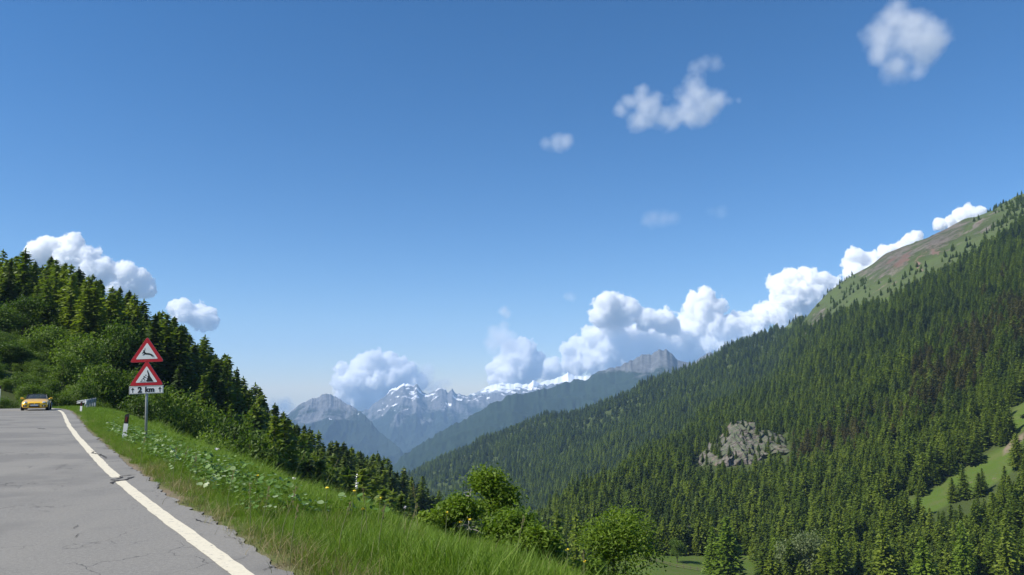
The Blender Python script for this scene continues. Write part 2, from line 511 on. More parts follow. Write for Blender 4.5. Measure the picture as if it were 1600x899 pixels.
# ------------------------------------------------------------------ road
def road_material():
    m, nt, bs = mat_new('asphalt')
    p = pos(nt)
    mp = N(nt, 'ShaderNodeMapping'); mp.inputs['Rotation'].default_value = (0, 0, math.radians(-32)); mp.inputs['Scale'].default_value = (1.0, 0.18, 1.0)
    L(nt, p, mp.inputs[0])
    big = noise(nt, mp.outputs[0], 0.9, 6, 0.65); fine = noise(nt, p, 90, 3, 0.7); mid = noise(nt, p, 4.0, 6, 0.7); patch = noise(nt, p, 0.35, 4, 0.6)
    grit = noise(nt, p, 28, 4, 0.8)
    c = ramp(nt, math_(nt, 'ADD', math_(nt, 'MULTIPLY', fine, 0.5), math_(nt, 'MULTIPLY', grit, 0.5)), [(0.33, (0.095, 0.092, 0.084)), (0.68, (0.270, 0.262, 0.240))])
    c = mix(nt, ramp(nt, big, [(0.35, 0.0), (0.7, 0.6)]), c, (0.225, 0.215, 0.190))
    c = mix(nt, ramp(nt, patch, [(0.42, 0.6), (0.52, 0.0)]), c, (0.125, 0.122, 0.115))
    c = mix(nt, ramp(nt, mid, [(0.6, 0.0), (0.8, 0.35)]), c, (0.225, 0.208, 0.178))
    vo = N(nt, 'ShaderNodeTexVoronoi'); vo.feature = 'DISTANCE_TO_EDGE'; vo.inputs['Scale'].default_value = 1.4
    wv = N(nt, 'ShaderNodeVectorMath'); wv.operation = 'ADD'
    ns = N(nt, 'ShaderNodeTexNoise'); ns.inputs['Scale'].default_value = 3.0; ns.inputs['Detail'].default_value = 5; L(nt, p, ns.inputs['Vector'])
    sc = N(nt, 'ShaderNodeVectorMath'); sc.operation = 'SCALE'; sc.inputs[3].default_value = 0.5
    L(nt, ns.outputs[1], sc.inputs[0]); L(nt, p, wv.inputs[0]); L(nt, sc.outputs[0], wv.inputs[1]); L(nt, wv.outputs[0], vo.inputs['Vector'])
    crack = ramp(nt, vo.outputs['Distance'], [(0.0, 1.0), (0.014, 0.0)])
    cm = math_(nt, 'MULTIPLY', crack, ramp(nt, noise(nt, p, 0.55, 3, 0.6), [(0.50, 0.0), (0.60, 0.85)]))
    c = mix(nt, cm, c, (0.03, 0.03, 0.03))
    L(nt, c, bs.inputs['Base Color'])
    bs.inputs['Roughness'].default_value = 0.85
    bs.inputs['Specular IOR Level'].default_value = 0.3
    bump(nt, bs, math_(nt, 'SUBTRACT', math_(nt, 'ADD', fine, math_(nt, 'MULTIPLY', mid, 0.5)), cm), 0.5, 0.008)
    return m
M_asphalt = road_material()

def strip(name, d0, d1, dz, mat, s0=0, s1=1e9, rough0=0.0, rough1=0.0, cols=2, step=1):
    """a sheet laid along the road between two distances from its right edge (negative is on the road)"""
    k = np.where((EDGE_S >= s0) & (EDGE_S <= s1))[0][::step]
    S = np.arange(EDGE_S[k[0]], EDGE_S[k[-1]], 0.07); ip = lambda A: np.interp(S, EDGE_S, A)
    C = np.stack([ip(EDGE_C[:, 0]), ip(EDGE_C[:, 1])], 1); Nn = np.stack([ip(EDGE_N[:, 0]), ip(EDGE_N[:, 1])], 1); Z = ip(EDGE_Z)
    rows = []
    for f in np.linspace(0, 1, cols):
        a = d0 + rough0 * fbm(S * 1.3 + 3, S * 0 + 1.7, o=4) ; b = d1 + rough1 * (0.6 * fbm(S * 0.7, S * 0 + 5.5, o=5) + 0.45 * fbm(S * 5.0, S * 0 + 2.5, o=3))
        d = a + (b - a) * f
        rows.append(np.stack([C[:, 0] + Nn[:, 0] * d, C[:, 1] + Nn[:, 1] * d, Z + dz], 1))
    V = np.stack(rows, 1).reshape(-1, 3)
    me = mesh_np(name, V, grid_faces(len(S), cols)[:, ::-1], True, [mat])
    return obj(name, me)
tag(strip('road', -ROAD_W - 0.35, 0.05, 0.0, M_asphalt, rough1=0.22, rough0=0.1, cols=6), kind='structure')
def paint_material():
    m, nt, bs = mat_new('road_paint')
    p = pos(nt)
    w = ramp(nt, noise(nt, p, 14, 6, 0.75), [(0.34, 0.0), (0.44, 1.0)])
    c = mix(nt, noise(nt, p, 22, 5), (0.48, 0.44, 0.33), (0.64, 0.59, 0.46))
    L(nt, mix(nt, w, (0.24, 0.23, 0.21), c), bs.inputs['Base Color'])
    bs.inputs['Roughness'].default_value = 0.7
    return m
M_paint = paint_material()
def line_strip(name, gap_y, gap_v, width, mat, s0, s1, dz, wob=0.02):
    k = np.where((EDGE_S >= s0) & (EDGE_S <= s1))[0]
    S = np.arange(EDGE_S[k[0]], EDGE_S[k[-1]], 0.12)
    ip = lambda A: np.interp(S, EDGE_S, A)
    C = np.stack([ip(EDGE_C[:, 0]), ip(EDGE_C[:, 1])], 1); Nn = np.stack([ip(EDGE_N[:, 0]), ip(EDGE_N[:, 1])], 1); Z = ip(EDGE_Z)
    g = np.interp(C[:, 1], gap_y, gap_v) + wob * fbm(S * 0.5, S * 0 + 2.2, o=3)
    e0 = 0.012 * fbm(S * 4, S * 0 + 8.1, o=3); e1 = 0.012 * fbm(S * 4, S * 0 + 3.1, o=3)
    V = np.stack([np.stack([C[:, 0] + Nn[:, 0] * d, C[:, 1] + Nn[:, 1] * d, Z + dz], 1) for d in (-g - width + e0, -g + e1)], 1).reshape(-1, 3)
    return obj(name, mesh_np(name, V, grid_faces(len(S), 2)[:, ::-1], False, [mat]))
def s_at(x, y): return EDGE_S[np.argmin((EDGE_C[:, 0] - x) ** 2 + (EDGE_C[:, 1] - y) ** 2)]
GY, GV = [3, 5.85, 12, 36, 60], [0.15, 0.16, 0.27, 0.40, 0.42]
_sc = s_at(*on_plane(215, 752))
tag(line_strip('road_marking', GY, GV, 0.155, M_paint, 0, _sc + 0.0, 0.004), kind='structure')
tag(line_strip('road_marking', GY, GV, 0.155, M_paint, _sc + 0.16, 1e9, 0.004), kind='structure')
tag(line_strip('road_marking', GY, [ROAD_W + 0.02 - 0.3] * 5, 0.13, M_paint, 0, 1e9, 0.004), kind='structure')
M_tar = simple('crack_filler', (0.022, 0.021, 0.02), 0.9, var=0.3)
def crack(pts, w, thin=True):
    """a ragged dark crack in the asphalt through photo points on the road"""
    P2 = np.array([on_plane(*p) for p in pts])
    c, s = resample(P2, 0.04)
    rs = np.random.RandomState(int(pts[0][0]))
    t = np.gradient(c, axis=0); t /= np.linalg.norm(t, axis=1)[:, None] + 1e-9
    n = np.stack([-t[:, 1], t[:, 0]], 1)
    off = 0.11 * fbm(s * 5, s * 0 + pts[0][0], o=5)
    ww = w * np.sin(np.pi * np.clip(s / s[-1], 0.02, 0.98)) ** 0.6 * ((0.12 + 0.75 * rs.rand(len(s)) * (0.5 + fbm(s * 9, s * 0 + 4, o=2))) if thin else (0.45 + 0.55 * rs.rand(len(s)) + 0.4 * fbm(s * 6, s * 0 + 1, o=3)))
    V = np.concatenate([np.c_[c + n * (off + ww)[:, None], np.full(len(s), 0.007)], np.c_[c + n * (off - ww)[:, None], np.full(len(s), 0.007)]])
    m = len(s)
    F = [(i, i + m, i + m + 1, i + 1) for i in range(m - 1)]
    tag(obj('crack', mesh_np('crack', V, F, False, [M_tar])), kind='structure')
for pts, w in (([(172, 757), (190, 751), (215, 745)], 0.05), ([(178, 752), (196, 744), (212, 742)], 0.03), ([(142, 705), (155, 711), (168, 717)], 0.03), ([(88, 735), (98, 728), (104, 725)], 0.018),
               ([(268, 788), (285, 784), (300, 792)], 0.02), ([(295, 812), (310, 815), (328, 822)], 0.022), ([(108, 828), (112, 824), (116, 820)], 0.012), ([(120, 842), (132, 836), (136, 832)], 0.008),
               ([(58, 669), (64, 670), (74, 671)], 0.05), ([(100, 690), (112, 689), (122, 690)], 0.015), ([(60, 798), (70, 802), (85, 800)], 0.008),
               ([(412, 893), (430, 888), (446, 880)], 0.02), ([(355, 838), (372, 846), (392, 856)], 0.012)):
    crack(pts, w, w < 0.029)

# ------------------------------------------------------------------ foliage pieces
def flakes(C, A, B, fold=0.0, rs=None):
    """diamond shaped flakes: centre, half axis along, half axis across"""
    n = len(C)
    V = np.stack([C - A, C + B * 1.0, C + A, C - B * 1.0], 1)
    return V.reshape(-1, 3), np.arange(n * 4).reshape(n, 4)

def unit(v): return v / (np.linalg.norm(v, axis=-1, keepdims=True) + 1e-9)

def tube_np(pts, rad, n=6):
    pts = np.array(pts, float); V = []; F = []
    for i, p in enumerate(pts):
        t = unit(pts[min(i + 1, len(pts) - 1)] - pts[max(i - 1, 0)])
        u = unit(np.cross(t, [0.31, 0.9, 0.11])); v = np.cross(t, u)
        for k in range(n):
            a = 2 * math.pi * k / n
            V.append(p + (u * math.cos(a) + v * math.sin(a)) * rad[i])
    for i in range(len(pts) - 1):
        for k in range(n):
            F.append((i * n + k, i * n + (k + 1) % n, (i + 1) * n + (k + 1) % n, (i + 1) * n + k))
    return np.array(V), np.array(F)

def conifer(seed, h, r, lush, droop, dens):
    """returns crown (V, F, v), trunk (V, F)"""
    rs = np.random.RandomState(seed)
    C, A, B, T = [], [], [], []
    z = h * (0.07 + 0.05 * rs.rand()); lev = 0
    while z < h * 0.985:
        t = z / h
        R = r * (1 - t) ** (0.72 if droop > 0.2 else 0.60) * (0.35 + 0.65 * min(1, t / 0.14)) * (0.80 + 0.4 * rs.rand()) + 0.10
        nb = max(4, int((5 + 5 * (1 - t)) * dens))
        a0 = rs.rand() * 6.28
        for b in range(nb):
            an = a0 + 6.28 * b / nb + rs.randn() * 0.25
            Rb = R * (0.65 + 0.45 * rs.rand())
            d = np.array([math.cos(an), math.sin(an), 0]); side = np.array([-math.sin(an), math.cos(an), 0])
            nk = max(2, int(Rb / 0.34))
            for k in range(nk):
                f = (k + 0.7) / nk
                rr = Rb * f
                zz = z - droop * rr * (0.6 + 0.5 * f) + 0.10 * rs.randn()
                w = (0.30 + 0.26 * (1 - f)) * lush * (0.7 + 0.6 * rs.rand()) * (0.55 + 0.45 * (1 - t))
                l = (0.38 + 0.15 * rs.rand()) * (0.7 + 0.5 * (1 - t))
                c = d * rr + side * rs.randn() * 0.16 * (1 - t + 0.2) + np.array([0, 0, zz])
                a = unit(d + side * rs.randn() * 0.5 + np.array([0, 0, -droop * 0.9 + rs.randn() * 0.3]))
                bb = unit(np.cross(a, np.array([rs.randn() * 0.7, rs.randn() * 0.7, 1.0])))
                C.append(c); A.append(a * l); B.append(bb * w); T.append(rs.rand())
        z += h * (0.022 + 0.010 * rs.rand()) * (1.15 - 0.35 * t)
        lev += 1
    for k in range(6):      # the leading shoot
        c = np.array([0, 0, h * (0.955 + 0.009 * k)])
        an = rs.rand() * 6.28
        C.append(c); A.append(np.array([0.05 * rs.randn(), 0.05 * rs.randn(), h * 0.018])); B.append(np.array([math.cos(an), math.sin(an), 0]) * 0.10); T.append(rs.rand())
    V, F = flakes(np.array(C), np.array(A), np.array(B))
    tv, tf = tube_np([(0, 0, -0.6), (0, 0, h * 0.3), (0.05, 0, h * 0.7), (0, 0, h * 0.97)], [r * 0.085, r * 0.062, r * 0.035, 0.02], 6)
    return V, F, np.repeat(T, 4), tv, tf

def broadleaf(seed, h, r, nclump, nleaf, leaf, stem=0.25, nlobe=7):
    """a spreading crown of leaf clumps on limbs, unit: metres"""
    rs = np.random.RandomState(seed)
    lobes = []
    for i in range(nlobe):
        an = 2.4 * i + rs.rand(); q = rs.rand() ** 0.6
        lz = h * (0.26 + 0.58 * rs.rand()); rr = r * 0.62 * q * (1 - 0.5 * abs(lz / h - 0.5))
        lobes.append((np.array([math.cos(an) * rr, math.sin(an) * rr, lz]), r * (0.34 + 0.24 * rs.rand())))
    lobes.append((np.array([0, 0, h * 0.80]), r * 0.36)); lobes.append((np.array([0, 0, h * 0.45]), r * 0.55))
    CC = []
    for i in range(nclump):
        c, lr = lobes[i % len(lobes)]
        d = unit(rs.randn(3)); d[2] = abs(d[2]) * 0.9 - 0.25
        d = unit(d)
        CC.append(c + d * lr * np.array([1, 1, 0.85]) * (0.45 + 0.60 * rs.rand() ** 0.5))
    CC = np.array(CC)
    CC[:, 2] = np.clip(CC[:, 2], h * 0.08, h)
    n = nclump * nleaf
    cs = r * 0.17
    C = np.repeat(CC, nleaf, 0) + rs.randn(n, 3) * cs * np.array([1, 1, 0.6])
    out = unit(C - np.array([0, 0, h * 0.4]))
    nrm = unit(out * 0.5 + np.array([0, 0, 0.7]) + rs.randn(n, 3) * 0.75)
    a = unit(np.cross(nrm, rs.randn(n, 3))); b = np.cross(nrm, a)
    s = leaf * (0.6 + 0.8 * rs.rand(n, 1))
    V, F = flakes(C, a * s, b * s * 0.52)
    T = np.repeat(np.clip(0.5 + 0.35 * np.repeat(rs.randn(nclump), nleaf) * 0.6 + 0.25 * rs.randn(n), 0, 1), 4)
    TV, TF, o = [], [], 0
    def add(pts, rad, k=6):
        nonlocal o
        v, f = tube_np(pts, rad, k); TV.append(v); TF.append(f + o); o += len(v)
    nst = 3 if stem < 0.2 else 1
    for i in range(nst):
        q = np.array([rs.randn() * 0.12 * r * (nst > 1), rs.randn() * 0.12 * r * (nst > 1), -0.5])
        top = np.array([rs.randn() * 0.15 * r, rs.randn() * 0.15 * r, h * 0.72])
        mid_ = (q + top) / 2 + rs.randn(3) * 0.05 * r
        add([q, mid_, top], [r * 0.055, r * 0.038, r * 0.015])
    for c, lr in lobes:
        b0 = np.array([0, 0, max(h * 0.12, c[2] * 0.4)])
        add([b0, (b0 + c) / 2 + rs.randn(3) * 0.06 * r, c + np.array([0, 0, lr * 0.4])], [r * 0.03, r * 0.02, r * 0.006], 5)
    return V, F, T, np.concatenate(TV), np.concatenate(TF)

def crown_trunk(name, g, mat, bark=None):
    V, F, T, tv, tf = g
    cm = mesh_np(name + '_crown', V, F, False, [mat]); set_attr(cm, 'v', T)
    tm = mesh_np(name + '_trunk', tv, tf, True, [bark or M_bark])
    jm = mesh_np(name + '_whole', np.concatenate([V, tv]), np.concatenate([F, tf + len(V)]), False, [mat, bark or M_bark], np.r_[np.zeros(len(F)), np.ones(len(tf))])
    set_attr(jm, 'v', np.r_[T, np.zeros(len(tv))])
    return cm, tm, jm

SPRUCE = [crown_trunk('spruce', conifer(10 + i, 16, 2.5 + 0.25 * (i % 3), 1.15, 0.35, 1.15), M_spruce) for i in range(5)]
LARCH = [crown_trunk('larch', conifer(30 + i, 16, 2.6 + 0.3 * (i % 3), 0.95, 0.12, 1.1), M_larch) for i in range(5)]
RUST = [crown_trunk('reddish_larch', conifer(30 + i, 16, 2.6 + 0.3 * (i % 3), 0.95, 0.12, 1.1), M_rust) for i in range(3)]
BROAD = [crown_trunk('broadleaf', broadleaf(50 + i, 8, 4.2, 190, 26, 0.20, nlobe=6 + i % 4), M_broad) for i in range(5)]
FRESH = [crown_trunk('larch', conifer(60 + i, 16, 3.6, 1.1, 0.15, 1.25), M_fresh) for i in range(2)]
SILVER = [crown_trunk('broadleaf', broadleaf(50 + i, 8, 4.2, 190, 26, 0.20, nlobe=6 + i % 4), M_silver) for i in range(2)]
KIND = {'fresh': (FRESH, 16.0, 3.6), 'silver': (SILVER, 8.0, 4.2), 'spruce': (SPRUCE, 16.0, 2.75), 'larch': (LARCH, 16.0, 2.9), 'broad': (BROAD, 8.0, 4.2)}
NAMES = {'fresh': ('larch_tree', 'larch tree'), 'silver': ('broadleaf_tree', 'leafy tree'), 'spruce': ('spruce_tree', 'conifer tree'), 'larch': ('larch_tree', 'larch tree'), 'broad': ('broadleaf_tree', 'leafy tree')}

def place_tree(kind, x, y, z, h, rs, label, group, wid=1.0, var=None, name=None):
    meshes, H0, R0 = KIND[kind]
    cm, tm, jm = meshes[rs.randint(len(meshes)) if var is None else var]
    e = empty(name or NAMES[kind][0], (x, y, z), rs.rand() * 6.28)
    s = h / H0
    e.scale = (s * wid, s * wid, s)
    tag(e, label, NAMES[kind][1], group)
    obj('crown', cm, e); obj('trunk', tm, e)
    return e

# prototypes for the uncountable masses live in a collection outside the scene
def proto_coll(name, meshes):
    c = bpy.data.collections.new(name)
    for i, m in enumerate(meshes):
        c.objects.link(bpy.data.objects.new('%s_%02d' % (name, i), m))
    return c

def scatter(name, V, scale, rotz, idx, coll, tilt=None):
    """one object whose points each carry one plant of the collection"""
    me = bpy.data.meshes.new(name)
    me.vertices.add(len(V)); me.vertices.foreach_set('co', np.asarray(V, np.float32).ravel())
    a = me.attributes.new('scl', 'FLOAT_VECTOR', 'POINT'); a.data.foreach_set('vector', np.asarray(scale, np.float32).ravel())
    rot = np.zeros((len(V), 3), np.float32); rot[:, 2] = rotz
    if tilt is not None: rot[:, 0] = tilt[:, 0]; rot[:, 1] = tilt[:, 1]
    a = me.attributes.new('rot', 'FLOAT_VECTOR', 'POINT'); a.data.foreach_set('vector', rot.ravel())
    a = me.attributes.new('vi', 'INT', 'POINT'); a.data.foreach_set('value', np.asarray(idx, np.int32))
    o = obj(name, me)
    ng = bpy.data.node_groups.new(name + '_scatter', 'GeometryNodeTree')
    ng.interface.new_socket('Geometry', in_out='INPUT', socket_type='NodeSocketGeometry')
    ng.interface.new_socket('Geometry', in_out='OUTPUT', socket_type='NodeSocketGeometry')
    gi = ng.nodes.new('NodeGroupInput'); go = ng.nodes.new('NodeGroupOutput')
    ci = ng.nodes.new('GeometryNodeCollectionInfo')
    ci.inputs['Collection'].default_value = coll
    ci.inputs['Separate Children'].default_value = True; ci.inputs['Reset Children'].default_value = True
    ip = ng.nodes.new('GeometryNodeInstanceOnPoints'); ip.inputs['Pick Instance'].default_value = True
    def na(n, t):
        q = ng.nodes.new('GeometryNodeInputNamedAttribute'); q.data_type = t; q.inputs[0].default_value = n
        return next(s for s in q.outputs if s.enabled and s.name == 'Attribute')
    er = ng.nodes.new('FunctionNodeEulerToRotation')
    ng.links.new(na('rot', 'FLOAT_VECTOR'), er.inputs[0])
    ng.links.new(gi.outputs[0], ip.inputs['Points']); ng.links.new(ci.outputs[0], ip.inputs['Instance'])
    ng.links.new(er.outputs[0], ip.inputs['Rotation']); ng.links.new(na('scl', 'FLOAT_VECTOR'), ip.inputs['Scale'])
    ng.links.new(na('vi', 'INT'), ip.inputs['Instance Index']); ng.links.new(ip.outputs[0], go.inputs[0])
    md = o.modifiers.new('scatter', 'NODES'); md.node_group = ng
    return o
# ------------------------------------------------------------------ forests: candidate trees over the slopes
R0 = np.random.RandomState(101)
EL = np.array(np.linspace(0, 0, 1))
def jitter_grid(y0, y1, step, u0=-0.80, u1=0.80):
    pts = []
    y = y0
    while y < y1:
        xs_ = np.arange(u0 * y, u1 * y, step)
        p = np.stack([xs_, np.full(len(xs_), y)], 1) + (R0.rand(len(xs_), 2) - 0.5) * step * 0.95
        pts.append(p); y += step
    return np.concatenate(pts)
cand = np.concatenate([jitter_grid(76, 300, 3.7), jitter_grid(300, 700, 5.0), jitter_grid(700, 1400, 7.2), jitter_grid(1400, 2150, 9.2)])
cx, cyy = cand[:, 0], cand[:, 1]
cz = height(cx, cyy)
cpx, cpy = proj(cx, cyy, cz)
al, rk, rd, md, so = covers(cx, cyy, cz)
big = fbm(cx / 60, cyy / 60, o=3)
# heights by place
h = np.where(cyy < 300, 12.5, np.where(cyy < 700, 13.5, 16.0)) * (0.55 + 0.65 * R0.rand(len(cx))) * (1 + 0.12 * big)
left = (cpx < 760) & (cyy < 330)
h = np.where(left, 17.5 * np.interp(cpx, [0, 150, 350, 450, 600, 700], [0.84, 0.88, 1.03, 1.04, 1.14, 1.02]) * (0.62 + 0.42 * R0.rand(len(cx))), h)
keep = R0.rand(len(cx)) < 0.93
d_, zr_, s_ = road_coord(cx, np.minimum(cyy, 200))
keep &= ~((cyy < 90) & (np.abs(d_ + 2.6) < 9))
keep &= (md < 0.12) & (rk < 0.15) & (so < 0.1)
h = np.where(al > 0.4, h * 0.45, h)
clump = fbm(cx / 45.0, cyy / 45.0, 3.3, o=3)
keep &= ~((al > 0.25) & (clump + 0.15 * R0.randn(len(cx)) < np.where(cpx > 1470, 0.14, 0.38)))
# the near valley slope right of the road is open grass with its own shrubs
keep &= ~((cpx > 640) & (cyy < 215))
keep &= ~((cpx > 860) & (cpx < 1190) & (cyy < 268))
keep &= ~((cpx > 640) & (cyy < 250) & (cpx < 1190))
# broad leaved belt at the foot of the left hill is placed by hand
keep &= ~((cpx < 640) & (cyy < np.interp(cpx, [0, 240, 370, 420, 640], [128, 118, 110, 88, 88])))
# the cliff
ocx, ocy = cpx - 1165, cpy - 700
_tp = proj(cx, cyy, cz + h)[1]
keep &= ~((np.abs(ocx + 5) < 78) & (cyy > 484) & (cyy < 578))
keep &= ~((np.abs(ocx + 5) < 74) & (cyy > 300) & (cyy < 490) & (_tp < np.where(ocx > 15, 708, 722) + 8 * np.sin(cx)))
_mt = np.maximum.reduce([blob(cpx, _tp + 6, 1500, 755, 120, 21, -33), blob(cpx, _tp + 6, 1545, 745, 70, 20, -35), blob(cpx, _tp + 6, 1420, 795, 40, 16, -25), blob(cpx, _tp + 6, 1592, 655, 14, 26, 30)])
keep &= ~((_mt > 0.22) & (cyy < 350) & (R0.rand(len(cx)) < 0.93))
keep &= (cpx > -40) & (cpx < 1640)
cand, cx, cyy, cz, cpx, cpy, h, al, big, left, clump = (a[keep] for a in (cand, cx, cyy, cz, cpx, cpy, h, al, big, left, clump))
# which ones can be seen over the ground and trees before them
topx, topy = proj(cx, cyy, cz + h)
o = np.argsort(cyy)
hor = np.full(1800, 1e4)
gx = np.linspace(-40, 1640, 421); gd = np.exp(np.linspace(math.log(60), math.log(2300), 260))
GX, GD = np.meshgrid(gx, gd)
rxx = (GX - 800) / 1200 / 0.985 * GD
_, gpy = proj(rxx, GD, height(rxx, GD))
run = np.minimum.accumulate(gpy, 0)      # highest ground line so far, by distance
i_ = np.clip((np.log(cyy * 0.93) - math.log(60)) / (math.log(2300) - math.log(60)) * 259, 0, 259).astype(int)
j_ = np.clip((cpx + 40) / 4, 0, 420).astype(int)
vis = topy < run[i_, j_] + 1
vis &= topy < 905
crown_cover = np.full(430, 1e4)
seen = np.zeros(len(cx), bool)
for k in o:
    if not vis[k]: continue
    j = int((cpx[k] + 40) / 4)
    hw = max(1, int(0.16 * (cpy[k] - topy[k]) / 4))
    seg = crown_cover[max(0, j - hw):j + hw + 1]
    if len(seg) and topy[k] < seg.max() - 1.0:
        seen[k] = True
        seg[:] = np.minimum(seg, topy[k] + 0.28 * (cpy[k] - topy[k]))
size = (cpy - topy) * 1.0
pl = np.where(left, 0.28 + 0.15 * smooth(350, 600, cpx), 0.75) + 0.9 * fbm(cx / 70.0, cyy / 70.0, 1.1, o=3) - 0.25 * smooth(900, 1500, cyy)
is_larch = R0.rand(len(cx)) < pl
def region(px, py, y):
    if px < 760 and y < 330:
        if px < 150: return 'high on the wooded hill behind the yellow car'
        if px < 260: return 'on the wooded hill behind the warning signs'
        if px < 400: return 'on the hill flank just right of the warning signs'
        if px < 560: return 'on the hill spur descending below the pale rocky peak'
        return 'at the low end of the left wooded spur'
    if px < 1200: return 'in the valley wood beyond the pale meadow'
    if px < 1400: return 'on the lower slope right of the valley meadow'
    return 'around the steep bright grass patches on the right slope'
NI = {'spruce': 0, 'larch': 0}
indiv = np.zeros(len(cx), bool)
for kind, mask in (('larch', is_larch), ('spruce', ~is_larch)):
    k = np.where(mask & seen)[0]
    k = k[np.argsort(-size[k])][:290]
    for q in k:
        indiv[q] = True
        reg = region(cpx[q], cpy[q], cyy[q])
        ht = 'tall' if h[q] > 14.5 else ('small' if h[q] < 11 else 'mid-sized')
        lab = '%s %s %s' % (ht, {'spruce': 'dark green spruce', 'larch': 'fresh green larch'}[kind], reg)
        place_tree(kind, float(cx[q]), float(cyy[q]), float(cz[q]) - 0.3, float(h[q]), R0, lab, '%s %s trees %s' % (ht, kind, reg), wid=(1.1 if left[q] else 1.3) + 0.45 * R0.rand())
rest = np.where(~indiv & vis)[0]
print('individual conifers', indiv.sum(), 'rest', len(rest), 'seen', seen.sum())
COLL_TREE = proto_coll('forest_tree', [m[2] for m in SPRUCE] + [m[2] for m in LARCH] + [m[2] for m in RUST])
sc = h[rest] / 16.0
wd = (1.25 + 0.6 * R0.rand(len(rest)))
idx = R0.randint(0, 5, len(rest)) + 5 * is_larch[rest]
rust = np.maximum.reduce([blob(cpx, cpy, 1490, 590, 130, 45, -45), blob(cpx, cpy, 1300, 700, 90, 30, -20), blob(cpx, cpy, 1590, 500, 50, 60, -40), blob(cpx, cpy, 1140, 740, 60, 22, -10) * .6])
rust = (R0.rand(len(cx)) < rust * 0.75) & (fbm(cx / 40, cyy / 60, 8.1, o=3) > -0.25)
idx = np.where(rust[rest], R0.randint(10, 13, len(rest)), idx)
pts = np.stack([cx[rest], cyy[rest], cz[rest] - 0.3], 1)
far_m = cyy[rest] > 1010
for nm, msk, lab in (('forest', (~far_m) & (~left[rest]), 'mixed larch and spruce forest covering the right mountainside'),
                     ('forest', far_m & (~left[rest]), 'bluish distant conifer forest on the slope beyond the valley bend'),
                     ('forest', left[rest], 'deeper conifers filling the wooded hill on the left')):
    if msk.sum() == 0: continue
    f = scatter(nm, pts[msk], np.stack([sc * wd, sc * wd, sc], 1)[msk], R0.rand(msk.sum()) * 6.28, idx[msk], COLL_TREE)
    tag(f, lab, 'forest', kind='stuff')

# ------------------------------------------------------------------ broad leaved trees and shrubs placed one by one
RB = np.random.RandomState(5)
def broad(px, ytop, D, wpx, label, group=None, var=None, ground=None, kind='broad', name=None, wid=None):
    x = (px - 800) / 1200 / 0.985 * D
    z = float(height(x, D)) if ground is None else ground
    zt = P(px, ytop, D)[2]
    h_ = max(zt - z, 1.5)
    H0, r0 = KIND[kind][1:]
    w = max(wpx / 1200 * D / 2 / r0 / (h_ / H0), 0.72 if kind in ('broad', 'silver') else 0.9)
    return place_tree(kind, x, D, z - 0.15, h_, RB, label, group, wid=w, var=var, name=name)
G1 = 'leafy trees at the foot of the wooded hill'
for px, yt, D, w, lab in (
    (12, 478, 118, 78, 'bright leafy tree at the far left edge above the yellow car'), (45, 462, 122, 62, 'tall light green leafy tree up the bank above the yellow car'),
    (82, 505, 108, 70, 'rounded leafy tree halfway up the bank above the car bonnet'), (28, 532, 98, 70, 'dim leafy tree directly above the yellow car roof'),
    (140, 522, 104, 84, 'broad domed bright green tree left of the warning signs'), (118, 548, 90, 60, 'leafy tree below the broad domed tree'),
    (0, 565, 84, 50, 'low dark bush at the left edge behind the road'), (48, 578, 84, 44, 'small bush right behind the yellow car'), (82, 598, 84, 26, 'narrow bush on the bend right of the yellow car'),
    (172, 563, 86, 74, 'fresh green tree behind the guardrail left of the signs'), (148, 590, 80, 44, 'low bush spilling over the guardrail'),
    (215, 575, 88, 62, 'leafy tree directly behind the warning sign pole'), (190, 498, 118, 60, 'darker leafy tree above and left of the deer sign'),
    (262, 598, 86, 74, 'bright leafy tree just right of the distance plate'), (232, 612, 78, 44, 'low bush behind the grass bank at the sign pole'),
    (300, 610, 92, 66, 'bright leafy tree to the right of the signs'), (335, 628, 98, 60, 'leafy tree behind the grass crest right of the signs'),
    (372, 648, 88, 64, 'rounded leafy tree above the grass crest'), (404, 668, 84, 60, 'bright bush in front of the dark spruces'), (435, 668, 96, 52, 'light green leafy tree below the hill spur'),
    (345, 672, 72, 54, 'dim bush in the shade behind the grass crest'), (462, 702, 100, 44, 'leafy bush at the foot of the spruces'),
    (112, 470, 128, 44, 'small rounded tree among the spruces above the domed tree'), (60, 545, 100, 40, 'mid green tree between the car and the domed tree')):
    broad(px, yt, D, w, lab, G1)

# low bushes filling the ground under them
n = 480
uu = -0.70 + 0.42 * RB.rand(n); yy_ = 74 + 62 * RB.rand(n); xx_ = uu * yy_
dd, _, _ = road_coord(xx_, yy_)
qx, qy = proj(xx_, yy_, height(xx_, yy_))
ok = (np.abs(dd + 2.6) > 7.5) & (qx < 640)
xx_, yy_ = xx_[ok], yy_[ok]; n = len(xx_)
sv = 0.16 + 0.24 * RB.rand(n)
f = scatter('undergrowth', np.stack([xx_, yy_, height(xx_, yy_) - 0.4], 1), np.stack([sv * 0.9, sv * 0.9, sv], 1), RB.rand(n) * 6.28, RB.randint(0, 5, n), proto_coll('undergrowth_bush', [m[2] for m in BROAD]))
tag(f, 'dense leafy undergrowth at the foot of the wooded hill', 'undergrowth', kind='stuff')

